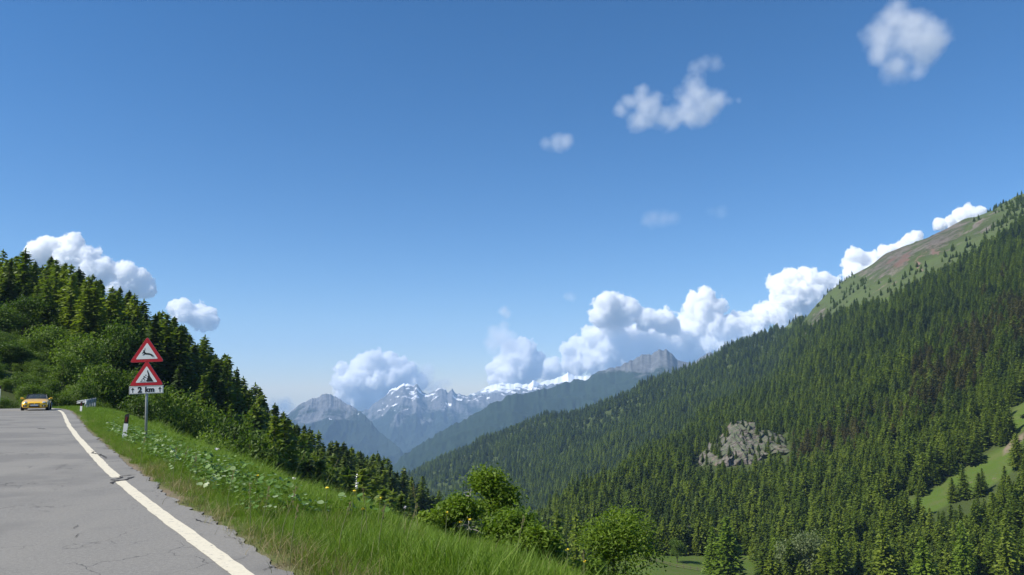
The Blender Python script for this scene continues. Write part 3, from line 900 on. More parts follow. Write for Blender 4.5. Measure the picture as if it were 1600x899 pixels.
def near_shrub(seed, h_, r_, ncl, nl, leaf, px, D, label, name, stem=0.1, nlobe=7, dz=0.0, group=None):
    g = broadleaf(seed, h_, r_, ncl, nl, leaf, stem, nlobe)
    cm, tm, jm = crown_trunk(name, g, M_shrub)
    x = (px - 800) / 1200 / 0.985 * D
    e = empty(name, (x, D, float(height(x, D)) - 0.1 + dz))
    tag(e, label, 'shrub' if 'shrub' in name else 'leafy tree', group)
    obj('crown', cm, e); obj('trunk', tm, e)
    return e, x
def zneed(px, yt, D):
    x = (px - 800) / 1200 / 0.985 * D
    return P(px, yt, D)[2] - float(height(x, D)) + 0.1
def shrub_at(seed, px, yt, D, wpx, dens, leaf, label, name='leafy_shrub', nlobe=7, stem=0.1):
    h_ = zneed(px, yt, D); r_ = wpx / 1200 * D / 2
    n = int(dens * wpx * 2.2)
    return near_shrub(seed, h_, r_, int(n * 1.25), 42, leaf * 0.78, px, D, label, name, stem, nlobe)
shrub_at(201, 767, 714, 30, 98, 1.7, 0.085, 'tallest leafy tree rising above the verge in the middle', 'broadleaf_tree', 8, 0.25)
shrub_at(202, 712, 770, 27, 92, 1.3, 0.085, 'low rounded shrub left of the tallest middle tree')
shrub_at(203, 806, 782, 26, 128, 1.5, 0.085, 'spreading shrub at the foot of the tallest middle tree')
shrub_at(204, 848, 806, 25, 84, 1.2, 0.08, 'shrub sloping down right of the tallest middle tree')
shrub_at(205, 944, 793, 34, 150, 1.9, 0.09, 'large round shrub standing alone before the pale meadow', nlobe=10)
shrub_at(206, 912, 852, 31, 70, 1.2, 0.09, 'lower left shoulder shrub beside the large round shrub')
shrub_at(207, 672, 792, 26, 50, 0.9, 0.08, 'small shrub poking over the grass right of the flower stalk')
# thin bare pole trunk before the tallest tree
def bare_tree(px, ytop, D, label, seed, hh=None, spread=1.0, name='dead_tree'):
    rs = np.random.RandomState(seed)
    x = (px - 800) / 1200 / 0.985 * D
    z = float(height(x, D)); H_ = P(px, ytop, D)[2] - z if hh is None else hh
    if hh is not None: z = P(px, ytop, D)[2] - hh
    e = empty(name, (x, D, z)); tag(e, label, 'bare tree')
    r = 0.012 * H_
    v, f = tube_np([(0, 0, -0.3), (0.02 * H_, 0, H_ * .4), (-0.01 * H_, 0, H_ * .75), (0.01 * H_, 0, H_)], [r, r * .8, r * .5, r * .15], 7)
    obj('trunk', mesh_np('trunk', v, f, True, [M_palebark]), e)
    TV, TF, o_ = [], [], 0
    for k in range(int(26)):
        t = 0.3 + 0.68 * rs.rand(); an = rs.rand() * 6.28; l = H_ * 0.16 * spread * (1.15 - t) * (0.6 + 0.8 * rs.rand())
        b0 = np.array([0, 0, H_ * t]); d = np.array([math.cos(an), math.sin(an), 0.15 * rs.randn()])
        v, f = tube_np([b0, b0 + d * l * .5, b0 + d * l + np.array([0, 0, -0.15 * l])], [r * .3, r * .2, r * .08], 4)
        TV.append(v); TF.append(f + o_); o_ += len(v)
    obj('branches', mesh_np('branches', np.concatenate(TV), np.concatenate(TF), True, [M_palebark]), e)
bare_tree(223, 468, 150, 'pale bare dead tree among the dark spruces above the signs', 3, hh=12.5, spread=0.8)
bare_tree(737, 762, 29, 'thin pale bare trunk in front of the tallest middle tree', 4, spread=1.4)
# single trees standing out along the valley floor
for px, yt, D, w, kind, lab, nm in (
    (1120, 806, 236, 62, 'fresh', 'bushy bright green larch standing on the pale valley meadow', None), (1098, 822, 240, 36, 'fresh', 'smaller larch leaning against the left of the bushy meadow larch', None),
    (1228, 832, 225, 40, 'silver', 'pale silvery leafy tree at the lower right beyond the meadow', None), (1190, 838, 232, 28, 'fresh', 'narrow bright larch between the meadow larch and the silvery tree', None),
    (1045, 842, 262, 20, 'broad', 'low bush at the back edge of the valley meadow', None), (1410, 838, 200, 60, 'fresh', 'bright bushy larch at the bottom edge below the grass patch', None),
    (1352, 800, 215, 48, 'larch', 'dark pointed larch left of the bright bushy bottom larch', None), (1285, 812, 214, 44, 'larch', 'broad larch between the silvery tree and the dark pointed larch', None),
    (1470, 812, 205, 46, 'fresh', 'larch at the bottom edge right of the bright bushy one', None), (1535, 806, 200, 50, 'larch', 'wide larch below the bright grass slope at the lower right', None),
    (1580, 732, 262, 44, 'spruce', 'dark spruce standing before the bright grass slope at the right edge', None),
    (1590, 800, 196, 50, 'larch', 'larch in the lower right corner of the view', None), (868, 795, 150, 34, 'larch', 'dim young larch between the middle shrubs and the round shrub', None), (895, 800, 170, 30, 'larch', 'young larch touching the left side of the round shrub', None),
    (1545, 665, 345, 50, 'spruce', 'large spruce casting its shadow on the grass beside the bare soil', None), (1582, 645, 350, 22, 'spruce', 'narrow young spruce in the notch of the grass patch', None), (1497, 690, 330, 40, 'larch', 'larch at the left rim of the bright grass slope', None)):
    broad(px, yt, D, w, lab, None, kind=kind)
# ------------------------------------------------------------------ verge grass, weeds and flowers
RG = np.random.RandomState(77)
M_grass = leaf_mat('grass_blades', [(0.1, (0.085, 0.145, 0.014)), (0.5, (0.125, 0.215, 0.020)), (0.82, (0.175, 0.270, 0.030)), (0.96, (0.30, 0.30, 0.11))], transl=0.4)
M_straw = leaf_mat('dry_grass', [(0.1, (0.20, 0.16, 0.085)), (0.5, (0.30, 0.245, 0.13)), (0.9, (0.14, 0.17, 0.045))], transl=0.3)
M_weed = leaf_mat('weed_leaves', [(0.1, (0.075, 0.150, 0.025)), (0.6, (0.115, 0.200, 0.040)), (0.95, (0.36, 0.42, 0.26))], transl=0.25, rough=0.4)  # palest tone paints a whitish sun glint into some leaves
M_white = simple('white_petals', (0.75, 0.72, 0.70), 0.6)
M_yellowf = simple('yellow_petals', (0.75, 0.55, 0.02), 0.6)
M_stalk = simple('green_stalk', (0.16, 0.18, 0.06), 0.7)

def clump(seed, n, hgt, spread, w, lean, mat, name):
    rs = np.random.RandomState(seed)
    V, F, T = [], [], []
    for i in range(n):
        b = np.array([rs.randn() * spread, rs.randn() * spread, -0.04])
        h_ = hgt * (0.45 + 0.75 * rs.rand()); an = rs.rand() * 6.28
        d = np.array([math.cos(an), math.sin(an), 0]); s = np.array([-d[1], d[0], 0])
        fa = rs.rand() * 6.28; s = np.array([math.cos(fa), math.sin(fa), 0])
        l = lean * (0.3 + rs.rand())
        o = len(V); t_ = rs.rand()
        for k, (t, ww) in enumerate(((0, 1), (0.4, 0.9), (0.75, 0.6), (1.0, 0.06))):
            p = b + d * l * h_ * t * t + np.array([0, 0, h_ * (t - 0.25 * l * t * t)])
            V += [p - s * w * ww / 2, p + s * w * ww / 2]; T += [t_, t_]
        for k in range(3): F.append((o + 2 * k, o + 2 * k + 1, o + 2 * k + 3, o + 2 * k + 2))
    me = mesh_np(name, np.array(V), np.array(F), False, [mat]); set_attr(me, 'v', T)
    return me
GR = [clump(i, 34, 0.34, 0.085, 0.007, 0.55, M_grass, 'grass_tuft') for i in range(6)] + [clump(20 + i, 26, 0.46, 0.09, 0.006, 0.5, M_grass, 'grass_tuft') for i in range(2)]
ST = [clump(40 + i, 26, 0.26, 0.08, 0.004, 0.8, M_straw, 'straw_tuft') for i in range(4)]

def weed(seed, n, hgt, leaf):
    rs = np.random.RandomState(seed)
    V, F, T = [], [], []
    for i in range(n):
        an = rs.rand() * 6.28; rr = 0.05 + 0.16 * rs.rand(); z = hgt * (0.45 + 0.6 * rs.rand())
        c = np.array([math.cos(an) * rr, math.sin(an) * rr, z])
        nrm = unit(np.array([rs.randn() * 0.45, rs.randn() * 0.45, 1.0])); a = unit(np.cross(nrm, rs.randn(3))); b = np.cross(nrm, a)
        L_ = leaf * (0.6 + 0.7 * rs.rand()); o = len(V); t_ = rs.rand()
        V.append(c - nrm * L_ * 0.12)
        for k in range(8):
            q = 6.28 * k / 8; r_ = L_ * (1 - 0.25 * math.cos(q)) * 0.62
            V.append(c + a * math.cos(q) * r_ + b * math.sin(q) * r_ + nrm * rs.randn() * L_ * 0.07)
        T += [t_] * 9
        for k in range(8): F.append((o, o + 1 + k, o + 1 + (k + 1) % 8))
        # stalk
        o = len(V); g0 = np.array([0, 0, -0.03])
        V += [g0, g0 + np.array([0.006, 0, 0]), c]; T += [0.1] * 3; F.append((o, o + 1, o + 2))
    me = mesh_np('weed_plant', np.array(V), np.array(F), False, [M_weed]); set_attr(me, 'v', T)
    return me
WD = [weed(i, 8 + i % 4, 0.27, 0.040 + 0.008 * (i % 3)) for i in range(6)]

def verge_pts(n, s0, s1, d0, d1):
    s = s0 + (s1 - s0) * RG.rand(n); d = d0 + (d1 - d0) * RG.rand(n)
    ip = lambda A: np.interp(s, EDGE_S, A)
    x = ip(EDGE_C[:, 0]) + ip(EDGE_N[:, 0]) * d; y = ip(EDGE_C[:, 1]) + ip(EDGE_N[:, 1]) * d
    return x, y, d, s
S1, S2, S3, S4 = s_at(1.5, 0.5), s_at(*on_plane(250, 770)), s_at(*on_plane(130, 668)), s_at(-42, 65)
X_, Y_, D_ = [], [], []
for n, a, b, d1 in ((8500, S1, S2 - 2, 4.6), (9500, S2 - 2, S2 + 12, 4.5), (9000, S2 + 12, S3 + 4, 5.0), (6000, S3 + 4, S4, 6.0)):
    x, y, d, s = verge_pts(n, a, b, 0.12, d1)
    X_.append(x); Y_.append(y); D_.append(d)
x = np.concatenate(X_); y = np.concatenate(Y_); d = np.concatenate(D_)
dn = fbm(x * 0.8, y * 0.8, 4.4, o=3)
dry = smooth(0.62, 0.10, d + 0.45 * dn) * np.interp(y, [6, 9, 16, 24], [1, 0.75, 0.22, 0.05])
isdry = RG.rand(len(x)) < dry * 0.62 + 0.05 * (y < 14)
edge_keep = RG.rand(len(x)) < smooth(0.0, 0.30, d + 0.25 * dn)
def put_scatter(name, m, protos, lab, smin, smax, cat='grass', idx=None, hmod=None):
    xx, yy = x[m], y[m]; n = len(xx)
    s = smin + (smax - smin) * RG.rand(n)
    if hmod is not None: s = s * hmod[m]
    f = scatter(name, np.stack([xx, yy, height(xx, yy)], 1), np.stack([s * (1 + 0.25 * (yy > 20)), s * (1 + 0.25 * (yy > 20)), s], 1), RG.rand(n) * 6.28,
                RG.randint(0, len(protos), n), proto_coll(name + '_plant', protos), tilt=RG.randn(n, 2) * 0.10)
    tag(f, lab, cat, kind='stuff')
hm = np.interp(d, [0, 0.4, 1.0, 2, 5], [0.30, 0.55, 0.95, 0.75, 0.85]) * (0.85 + 0.45 * fbm(x * 0.5, y * 0.5, 9.9, o=2)) * (0.82 + 0.0 * y)
put_scatter('grass', edge_keep & ~isdry, GR, 'lush green grass covering the roadside verge', 0.75, 1.25, hmod=hm)
put_scatter('dry_grass', edge_keep & isdry, ST, 'straw coloured dry grass along the edge of the asphalt', 0.5, 1.15)
# thin grass further down the slope to the right
x, y, d, s = verge_pts(9000, s_at(3, -2), S4, 4.4, 16.0)
ok = (y > 3) & (np.abs(x / np.maximum(y, 1)) < 0.9)
x, y, d = x[ok], y[ok], d[ok]
put_scatter('grass', np.ones(len(x), bool), GR, 'longer grass on the steep slope below the verge', 1.2, 2.2)
# broad pale green leaves
x, y, d, s = verge_pts(1700, s_at(*on_plane(330, 825)), S3 + 6, 0.55, 2.2)
px_, py_ = proj(x, y, height(x, y) + 0.25)
want = np.maximum.reduce([blob(px_, py_, 215, 700, 60, 26, 20), blob(px_, py_, 330, 730, 110, 24, 20), blob(px_, py_, 450, 775, 90, 20, 18), blob(px_, py_, 240, 715, 40, 18, 20), blob(px_, py_, 560, 800, 60, 14, 10) * .6])
ok = (RG.rand(len(x)) < want * 0.75 + 0.02)
x, y, d = x[ok], y[ok], d[ok]
put_scatter('weeds', np.ones(len(x), bool), WD, 'broad pale leaved weeds growing through the verge grass', 0.7, 1.25, 'weeds')

# seed stalks and small flowers that can be counted
def stalk(px, ybase, D, ln, lean, label, head=None, name='grass_stalk'):
    x0 = (px - 800) / 1200 / 0.985 * D
    if ybase > 1000: ln = float(P(px, ybase - 1000, D)[2] - height(x0, D))
    e = empty(name, (x0, D, float(height(x0, D))))
    tag(e, label, 'flower' if head else 'grass stalk')
    pts_ = [(0, 0, 0), (lean * ln * .3, 0, ln * .5), (lean * ln, 0, ln)]
    v, f = tube_np(pts_, [0.004, 0.0035, 0.002], 5)
    obj('stem', mesh_np('stem', v, f, True, [M_stalk]), e)
    if head:
        kind, n, size, span = head
        rs = np.random.RandomState(int(px)); V, F = [], []
        for i in range(n):
            t = 1 - span * rs.rand() if span else 1
            c = np.array([lean * ln * t + rs.randn() * size * 0.8, rs.randn() * size * .8, ln * t + (rs.randn() * size * 0.3 if not span else 0)])
            nrm = unit(rs.randn(3)); a = unit(np.cross(nrm, rs.randn(3))); b = np.cross(nrm, a)
            o_ = len(V); V += [c - a * size, c - b * size, c + a * size, c + b * size]; F.append((o_, o_ + 1, o_ + 2, o_ + 3))
        obj('blossom', mesh_np('blossom', np.array(V), np.array(F), False, [M_white if kind == 'w' else M_yellowf]), e)
    else:
        rs = np.random.RandomState(int(px)); V, F = [], []
        for i in range(18):
            t = 1 - 0.22 * rs.rand(); c = np.array([lean * ln * t, 0, ln * t]) + rs.randn(3) * 0.006
            o_ = len(V); V += [c - np.array([0.004, 0, 0]), c + np.array([0, 0, 0.012]), c + np.array([0.004, 0, 0]), c - np.array([0, 0, 0.01])]; F.append((o_, o_ + 1, o_ + 2, o_ + 3))
        obj('seed_head', mesh_np('seed_head', np.array(V), np.array(F), False, [M_straw]), e)
    return e
stalk(566, 1738, 10.5, 1.15, 0.01, 'tall flower spire with pale pink white blossoms above the verge', ('w', 46, 0.010, 0.36), 'flower_spire')
stalk(637, 1793, 10.0, 0.62, 0.08, 'single white flower head at the crest right of the tall flower spire', ('w', 16, 0.013, 0), 'white_flower')
stalk(472, 1775, 9.6, 0.62, 0.06, 'white fluffy flower head on the verge at the dark burrow', ('w', 18, 0.022, 0), 'white_flower')
stalk(472, 1748, 16.5, 0.80, 0.0, 'pale flower head on the crest below the pale rocky peak', ('w', 16, 0.024, 0), 'white_flower')
stalk(354, 1702, 21.0, 0.95, 0.03, 'greyish flower head on the crest right of the sign pole', ('w', 18, 0.030, 0), 'white_flower')
for px, D in ((574, 7.0), (720, 6.9), (733, 7.4), (700, 7.9), (880, 7.6), (560, 9.0), (600, 8.4), (520, 8.8), (415, 9.6), (905, 7.9)):
    tag(stalk(px, 0, D, 0.40, 0.05, 'small yellow flower low in the verge grass', ('y', 7, 0.010, 0), 'yellow_flower'), group='small yellow flowers in the verge grass')
for i, (px, D, ln, le) in enumerate(((452, 6.6, .62, .22), (470, 6.4, .5, .10), (425, 7.2, .55, .12), (410, 7.8, .5, -.05), (372, 8.6, .55, .12), (300, 11, .62, .15), (290, 11.4, .6, .05), (312, 10.6, .58, .2),
                          (515, 14.5, .8, .35), (470, 15.5, .75, .3), (640, 6.8, .5, .2), (805, 7.6, .55, .15), (660, 8.6, .6, -.1), (240, 14, .6, .1), (905, 7.2, .42, .02), (540, 6.6, .5, .2), (600, 6.5, .5, .1), (585, 7.6, .55, -.1))):
    tag(stalk(px, 0, D, ln, le, 'thin straw coloured grass stalk standing out of the verge grass'), group='grass stalks standing out of the verge')
# ------------------------------------------------------------------ warning signs on their pole
M_steel = simple('galvanised_steel', (0.34, 0.36, 0.38), 0.55, 0.5, var=0.15)
M_red = simple('sign_red', (0.50, 0.012, 0.022), 0.45, var=0.06)
M_signw = simple('sign_white', (0.80, 0.80, 0.77), 0.5, var=0.05, scale=3)
M_black = simple('sign_black', (0.012, 0.012, 0.013), 0.5, var=0.1)
M_back = simple('sign_back', (0.33, 0.34, 0.35), 0.5, 0.5)
TSX, TSY = (float(v) for v in P(227.5, 690, 20.8)[:2])
TZ = float(height(TSX, TSY))
sgn = empty('road_sign', (TSX, TSY, TZ), math.radians(8))
sgn.rotation_euler = (0, math.radians(-2.3), math.radians(8))
tag(sgn, 'pole with red bordered deer and falling rock warning triangles over a 2 km plate', 'road sign')
m_px = 20.8 / 1200 * 1.0
base_z = float(P(229, 690, 20.8)[2])
zz = lambda py: float(P(229, py, 20.8)[2]) - TZ
MB().tube([(0, 0.03, -0.4), (0, 0.03, zz(532))], 0.033, 12).build('pole', M_steel, sgn, True)
def rtri(w, h_, r, z0, ins=0.0):
    """rounded triangle outline in XZ"""
    P3 = [(-w / 2 , z0), (w / 2, z0), (0, z0 + h_)]
    c = (0, z0 + h_ / 3)
    k = 1 - ins
    P3 = [((x - c[0]) * k + c[0], (z - c[1]) * k + c[1]) for x, z in P3]
    out = []
    for i in range(3):
        p = Vector(P3[i]); a = (Vector(P3[i - 1]) - p).normalized(); b = (Vector(P3[(i + 1) % 3]) - p).normalized()
        s = p + a * r * 1.7; e = p + b * r * 1.7
        for t in (0, .25, .5, .75, 1): out.append(tuple((1 - t) ** 2 * s + 2 * t * (1 - t) * p + t * t * e))
    return out
def triangle(py_top, py_bot, name_pic, polys, dots=()):
    z0, z1 = zz(py_bot), zz(py_top)
    hh = z1 - z0; w = hh * 1.28
    tri = MB().prism(rtri(w * 1.0, hh, 0.045, z0), -0.012, 0.0).build('warning_triangle', M_back, sgn)
    MB().prism(rtri(w, hh, 0.045, z0, 0.01), -0.0135, -0.0125).build('border', M_red, tri)
    MB().prism(rtri(w, hh, 0.02, z0, 0.36), -0.0160, -0.0145).build('face', M_signw, tri)
    pic = MB()
    for p in polys: pic.prism([(x * w, z0 + z * hh) for x, z in p], -0.0185, -0.0170)
    for x, z, r in dots: pic.prism([(x * w + r * w * math.cos(q * 6.28 / 7) * (1 + .2 * (q % 2)), z0 + z * hh + r * w * math.sin(q * 6.28 / 7)) for q in range(7)], -0.0185, -0.0170)
    pic.build('pictogram', M_black, tri)
# leaping deer
deer = [[(-.115, .40), (-.055, .385), (-.02, .36), (.06, .345), (.10, .33), (.125, .30), (.15, .245), (.175, .185), (.163, .18), (.135, .225), (.10, .265), (.05, .285), (-.02, .295), (-.05, .30), (-.115, .265), (-.13, .275), (-.09, .315), (-.075, .34), (-.10, .355), (-.14, .335), (-.15, .35), (-.125, .375)],
        [(-.10, .37), (-.055, .37), (-.065, .43), (-.075, .47), (-.10, .465), (-.125, .44), (-.12, .425), (-.10, .43)],
        [(-.075, .46), (-.062, .465), (-.05, .53), (-.068, .555), (-.072, .54), (-.063, .53)],
        [(.115, .32), (.15, .295), (.20, .235), (.215, .17), (.205, .168), (.18, .22), (.145, .255), (.11, .28)]]
triangle(526, 566, 'deer', deer)
rocks = [[(.205, .145), (.005, .145), (-.02, .19), (.02, .22), (.005, .27), (.035, .30), (.02, .35), (.045, .38), (.04, .44), (.02, .52), (.015, .58), (.03, .60), (.06, .50), (.075, .46), (.10, .36), (.16, .24)]]
triangle(562.5, 602.5, 'rocks', [[(x * 1.0 + (0.0), z) for x, z in rocks[0]], [(-.19, .145), (-.02, .145), (-.02, .155), (-.185, .155)]], [(-.13, .22, .018), (-.09, .27, .022), (-.055, .22, .016), (-.065, .335, .024), (-.02, .40, .018), (-.02, .31, .014), (-.155, .175, .013)])
z0, z1 = zz(615.5), zz(603.2)
plate = MB().box((0, -0.006, (z0 + z1) / 2), (0.87, 0.012, z1 - z0), bevel=0.004).build('distance_plate', M_signw, sgn)
fr = MB()
for a, b in (((0, z0 + .012), (.85, .008)), ((0, z1 - .012), (.85, .008)), ((-.42, (z0 + z1) / 2), (.008, z1 - z0 - .03)), ((.42, (z0 + z1) / 2), (.008, z1 - z0 - .03))):
    fr.box((a[0], -0.0135, a[1]), (b[0], 0.001, b[1]))
fr.build('border', M_black, plate)
def text_mesh(s, size, x, z, y, parent, mat, name='lettering', off=0.006, rot=0):
    cu = bpy.data.curves.new(name, 'FONT'); cu.body = s; cu.size = size; cu.align_x = 'CENTER'; cu.align_y = 'CENTER'; cu.offset = off; cu.extrude = 0.0006; cu.space_character = 1.08
    to = bpy.data.objects.new(name, cu); SC.collection.objects.link(to)
    dg = bpy.context.evaluated_depsgraph_get(); dg.update()
    me = bpy.data.meshes.new_from_object(to.evaluated_get(dg))
    bpy.data.objects.remove(to); me.materials.clear(); me.materials.append(mat)
    o = obj(name, me, parent); o.location = (x, y, z); o.rotation_euler = (math.radians(90), 0, rot)
    return o
zc = (z0 + z1) / 2
text_mesh('2', 0.205, -0.165, zc, -0.0145, plate, M_black, off=0.010)
text_mesh('km', 0.185, 0.085, zc + 0.002, -0.0145, plate, M_black, off=0.009)
for sx in (-1, 1):
    cx_ = sx * 0.345
    MB().prism([(cx_ - .009, zc - .065), (cx_ + .009, zc - .065), (cx_ + .009, zc + .02), (cx_ + .036, zc + .005), (cx_ + .036, zc + .025), (cx_, zc + .07), (cx_ - .036, zc + .025), (cx_ - .036, zc + .005), (cx_ - .009, zc + .02)], -0.0150, -0.0138).build('arrow', M_black, plate)
for py in (560, 598, 610):
    MB().box((0, 0.02, zz(py)), (0.12, 0.05, 0.03)).build('clamp', M_steel, sgn)

# ------------------------------------------------------------------ delineator posts
M_post = simple('post_white', (0.74, 0.74, 0.72), 0.55, var=0.08, scale=5)
M_pblack = simple('post_black', (0.018, 0.016, 0.016), 0.5)
M_refl = simple('dark_red_reflector', (0.10, 0.012, 0.012), 0.3)
def delineator(px, py_base, D, top_py, rz, label, lean=0.0, w=0.115):
    p = P(px, py_base, D); x, y = float(p[0]), float(p[1]); z = float(height(x, y))
    e = empty('delineator_post', (x, y, z), rz); e.rotation_euler = (0, lean, rz)
    tag(e, label, 'delineator', 'black and white roadside posts')
    H = float(P(px, top_py, D)[2]) - z
    def section(z0, z1, slant=False):
        b = MB()
        n = 10; lo, hi = [], []
        for k in range(n):
            a = math.pi * k / (n - 1)
            q = (math.cos(a) * w / 2, 0.02 + math.sin(a) * 0.055)
            lo.append(b.bm.verts.new((q[0], q[1], z0))); zt = z1 + (q[0] * 0.45 if slant else 0); hi.append(b.bm.verts.new((q[0], q[1], zt)))
        for k in range(n): b.bm.faces.new((lo[k], lo[(k + 1) % n], hi[(k + 1) % n], hi[k]))
        b.bm.faces.new(lo); b.bm.faces.new(hi[::-1])
        return b
    section(-0.3, H - 0.27).build('post_body', M_post, e)
    section(H - 0.268, H, True).build('black_top', M_pblack, e)
    MB().box((0, 0.012, H - 0.15), (0.05, 0.012, 0.14), bevel=0.003).build('reflector', M_refl, e)
delineator(193, 686, 22.0, 647, math.radians(6), 'black topped white delineator post leaning in the grass beside the sign pole', math.radians(4))
delineator(126, 642.5, 48.0, 628, math.radians(0), 'small far delineator post where the white line meets the guardrail', 0.0, 0.13)
delineator(-1, 618, 70.0, 603, math.radians(15), 'white post cut by the left edge of the view behind the road', 0.0, 0.15)

# ------------------------------------------------------------------ guardrail on the outside of the bend
gr = empty('guardrail', (0, 0, 0)); tag(gr, 'grey steel guardrail curving round the outside of the bend behind the grass', 'guardrail')
GQ = [(135, 625.5, 57.0), (139, 624.5, 58.5), (145, 623, 61), (149, 622.5, 64.5), (144, 623.5, 68.5), (131, 625.5, 74), (112, 628.5, 82)]
GP = [P(*q) for q in GQ]
gp = chaikin([(p[0], p[1]) for p in GP], 2)
prof = [(-0.155, 0.0), (-0.12, 0.045), (-0.075, 0.045), (-0.04, 0.0), (0.04, 0.0), (0.075, 0.045), (0.12, 0.045), (0.155, 0.0)]
V = []; gt = np.gradient(gp, axis=0); gt /= np.linalg.norm(gt, axis=1)[:, None]
gz = np.interp(gp[:, 1], [q[1] for q in GP], [q[2] for q in GP]) - 0.13
for (x, y), (tx, ty), z in zip(gp, gt, gz):
    for dz, o_ in prof: V.append((x - ty * o_, y + tx * o_, z + dz))
beam = obj('beam', mesh_np('beam', V, grid_faces(len(gp), len(prof)), False, [M_steel]), gr)
sol = beam.modifiers.new('thickness', 'SOLIDIFY'); sol.thickness = 0.006
for i in range(0, len(gp), 3):
    x, y = gp[i]; z = gz[i]
    MB().box((x + gt[i][1] * -0.0 + 0.05, y + 0.08, z - 0.25), (0.08, 0.10, 0.85), bevel=0.005).build('post', M_steel, gr)
x, y = gp[0]
MB().tube([(x, y - 0.05, gz[0] - 0.16), (x + 0.05, y - 0.06, gz[0]), (x, y - 0.05, gz[0] + 0.16)], 0.05, 8).build('end_cap', M_signw, gr)

# ------------------------------------------------------------------ open yellow roadster
def car_paint():
    m, nt, bs = mat_new('yellow_orange_paint')
    n = noise(nt, N(nt, 'ShaderNodeTexCoord').outputs['Object'], 300, 2)
    L(nt, mix(nt, n, (0.86, 0.47, 0.010), (0.92, 0.54, 0.015)), bs.inputs['Base Color'])
    bs.inputs['Metallic'].default_value = 0.15; bs.inputs['Roughness'].default_value = 0.35; bs.inputs['Coat Weight'].default_value = 1.0; bs.inputs['Coat Roughness'].default_value = 0.06
    return m
M_car = car_paint()
M_glass, _nt, _bs = mat_new('car_glass'); _bs.inputs['Base Color'].default_value = (0.06, 0.08, 0.10, 1); _bs.inputs['Roughness'].default_value = 0.05; _bs.inputs['Alpha'].default_value = 0.55
M_tyre = simple('tyre_rubber', (0.02, 0.02, 0.02), 0.85)
M_rim = simple('alloy', (0.45, 0.45, 0.46), 0.3, 0.9)
M_dark = simple('dark_trim', (0.015, 0.015, 0.017), 0.5)
M_lamp, _nt, _bs = mat_new('headlamp_glass'); _bs.inputs['Base Color'].default_value = (0.75, 0.76, 0.72, 1); _bs.inputs['Roughness'].default_value = 0.08; _bs.inputs['Metallic'].default_value = 0.6
M_seat = simple('seat_leather', (0.03, 0.025, 0.022), 0.6)
CD = 53.0
cp = P(57, 640, CD)
_, czr, _ = road_coord(np.array([cp[0]]), np.array([cp[1]]))
car = empty('sports_car', (float(cp[0]), float(cp[1]), float(czr[0])), math.radians(27))
car.scale = (0.86, 0.86, 0.86)
tag(car, 'yellow orange open two seat roadster driving round the bend towards us', 'car')
# local frame: front towards -Y, x is half width 0.9; length 4.2
def loft(sections, name, mat, parent, sub=2):
    """sections: (y, [(x, z) ...]) half profiles from the bottom centre outwards and over the top"""
    bm = bmesh.new(); rows = []
    for y, pr in sections:
        full = [(x, z) for x, z in pr] + [(-x, z) for x, z in reversed(pr) if x > 0.001]
        rows.append([bm.verts.new((x, y, z)) for x, z in full])
    n = len(rows[0])
    for a, b in zip(rows[:-1], rows[1:]):
        for k in range(n): bm.faces.new((a[k], a[(k + 1) % n], b[(k + 1) % n], b[k]))
    bm.faces.new(rows[0][::-1]); bm.faces.new(rows[-1])
    bmesh.ops.recalc_face_normals(bm, faces=bm.faces)
    me = bpy.data.meshes.new(name); bm.to_mesh(me); bm.free(); me.materials.append(mat)
    for p in me.polygons: p.use_smooth = True
    o = obj(name, me, parent)
    s = o.modifiers.new('smooth', 'SUBSURF'); s.levels = sub; s.render_levels = sub
    return o
def prof_(w, zb, zs, zt, wt):
    return [(0.0, zb), (w * 0.85, zb), (w, zb + 0.08), (w * 1.0, zs - 0.10), (w * 0.97, zs), (wt, zt - 0.015), (wt * 0.5, zt), (0.0, zt + 0.005)]
body = loft([(-2.08, prof_(0.60, 0.26, 0.44, 0.52, 0.45)), (-2.02, prof_(0.78, 0.20, 0.54, 0.62, 0.58)), (-1.80, prof_(0.88, 0.17, 0.64, 0.70, 0.66)), (-1.35, prof_(0.90, 0.17, 0.74, 0.80, 0.70)),
             (-0.75, prof_(0.88, 0.17, 0.78, 0.88, 0.72)), (-0.40, prof_(0.87, 0.17, 0.80, 0.90, 0.74)), (0.30, prof_(0.86, 0.17, 0.80, 0.86, 0.76)), (0.95, prof_(0.89, 0.17, 0.82, 0.90, 0.76)),
             (1.50, prof_(0.91, 0.18, 0.84, 0.92, 0.72)), (1.95, prof_(0.85, 0.22, 0.82, 0.88, 0.66)), (2.08, prof_(0.74, 0.32, 0.72, 0.80, 0.56))], 'body', M_car, car)
def wheel(x, y):
    w = empty('wheel', (0, 0, 0)); w.parent = car; w.location = (x, y, 0.325)
    s = 1 if x > 0 else -1
    MB().tube([(-0.11, 0, 0), (-0.10, 0, 0), (0.10, 0, 0), (0.11, 0, 0)], [0.30, 0.325, 0.325, 0.30], 28).build('tyre', M_tyre, w, True)
    r = MB().tube([(s * 0.105, 0, 0), (s * 0.118, 0, 0)], [0.05, 0.045], 12)
    for k in range(5):
        a = k * 2 * math.pi / 5
        r.tube([(s * 0.112, 0, 0), (s * 0.114, math.cos(a) * 0.22, math.sin(a) * 0.22)], 0.022, 6)
    for k in range(20):
        a, b = k * math.pi / 10, (k + 1) * math.pi / 10
        r.tube([(s * 0.113, math.cos(a) * 0.225, math.sin(a) * 0.225), (s * 0.113, math.cos(b) * 0.225, math.sin(b) * 0.225)], 0.014, 5)
    r.build('rim', M_rim, w)
for x in (-0.82, 0.82):
    for y in (-1.30, 1.22): wheel(x, y)
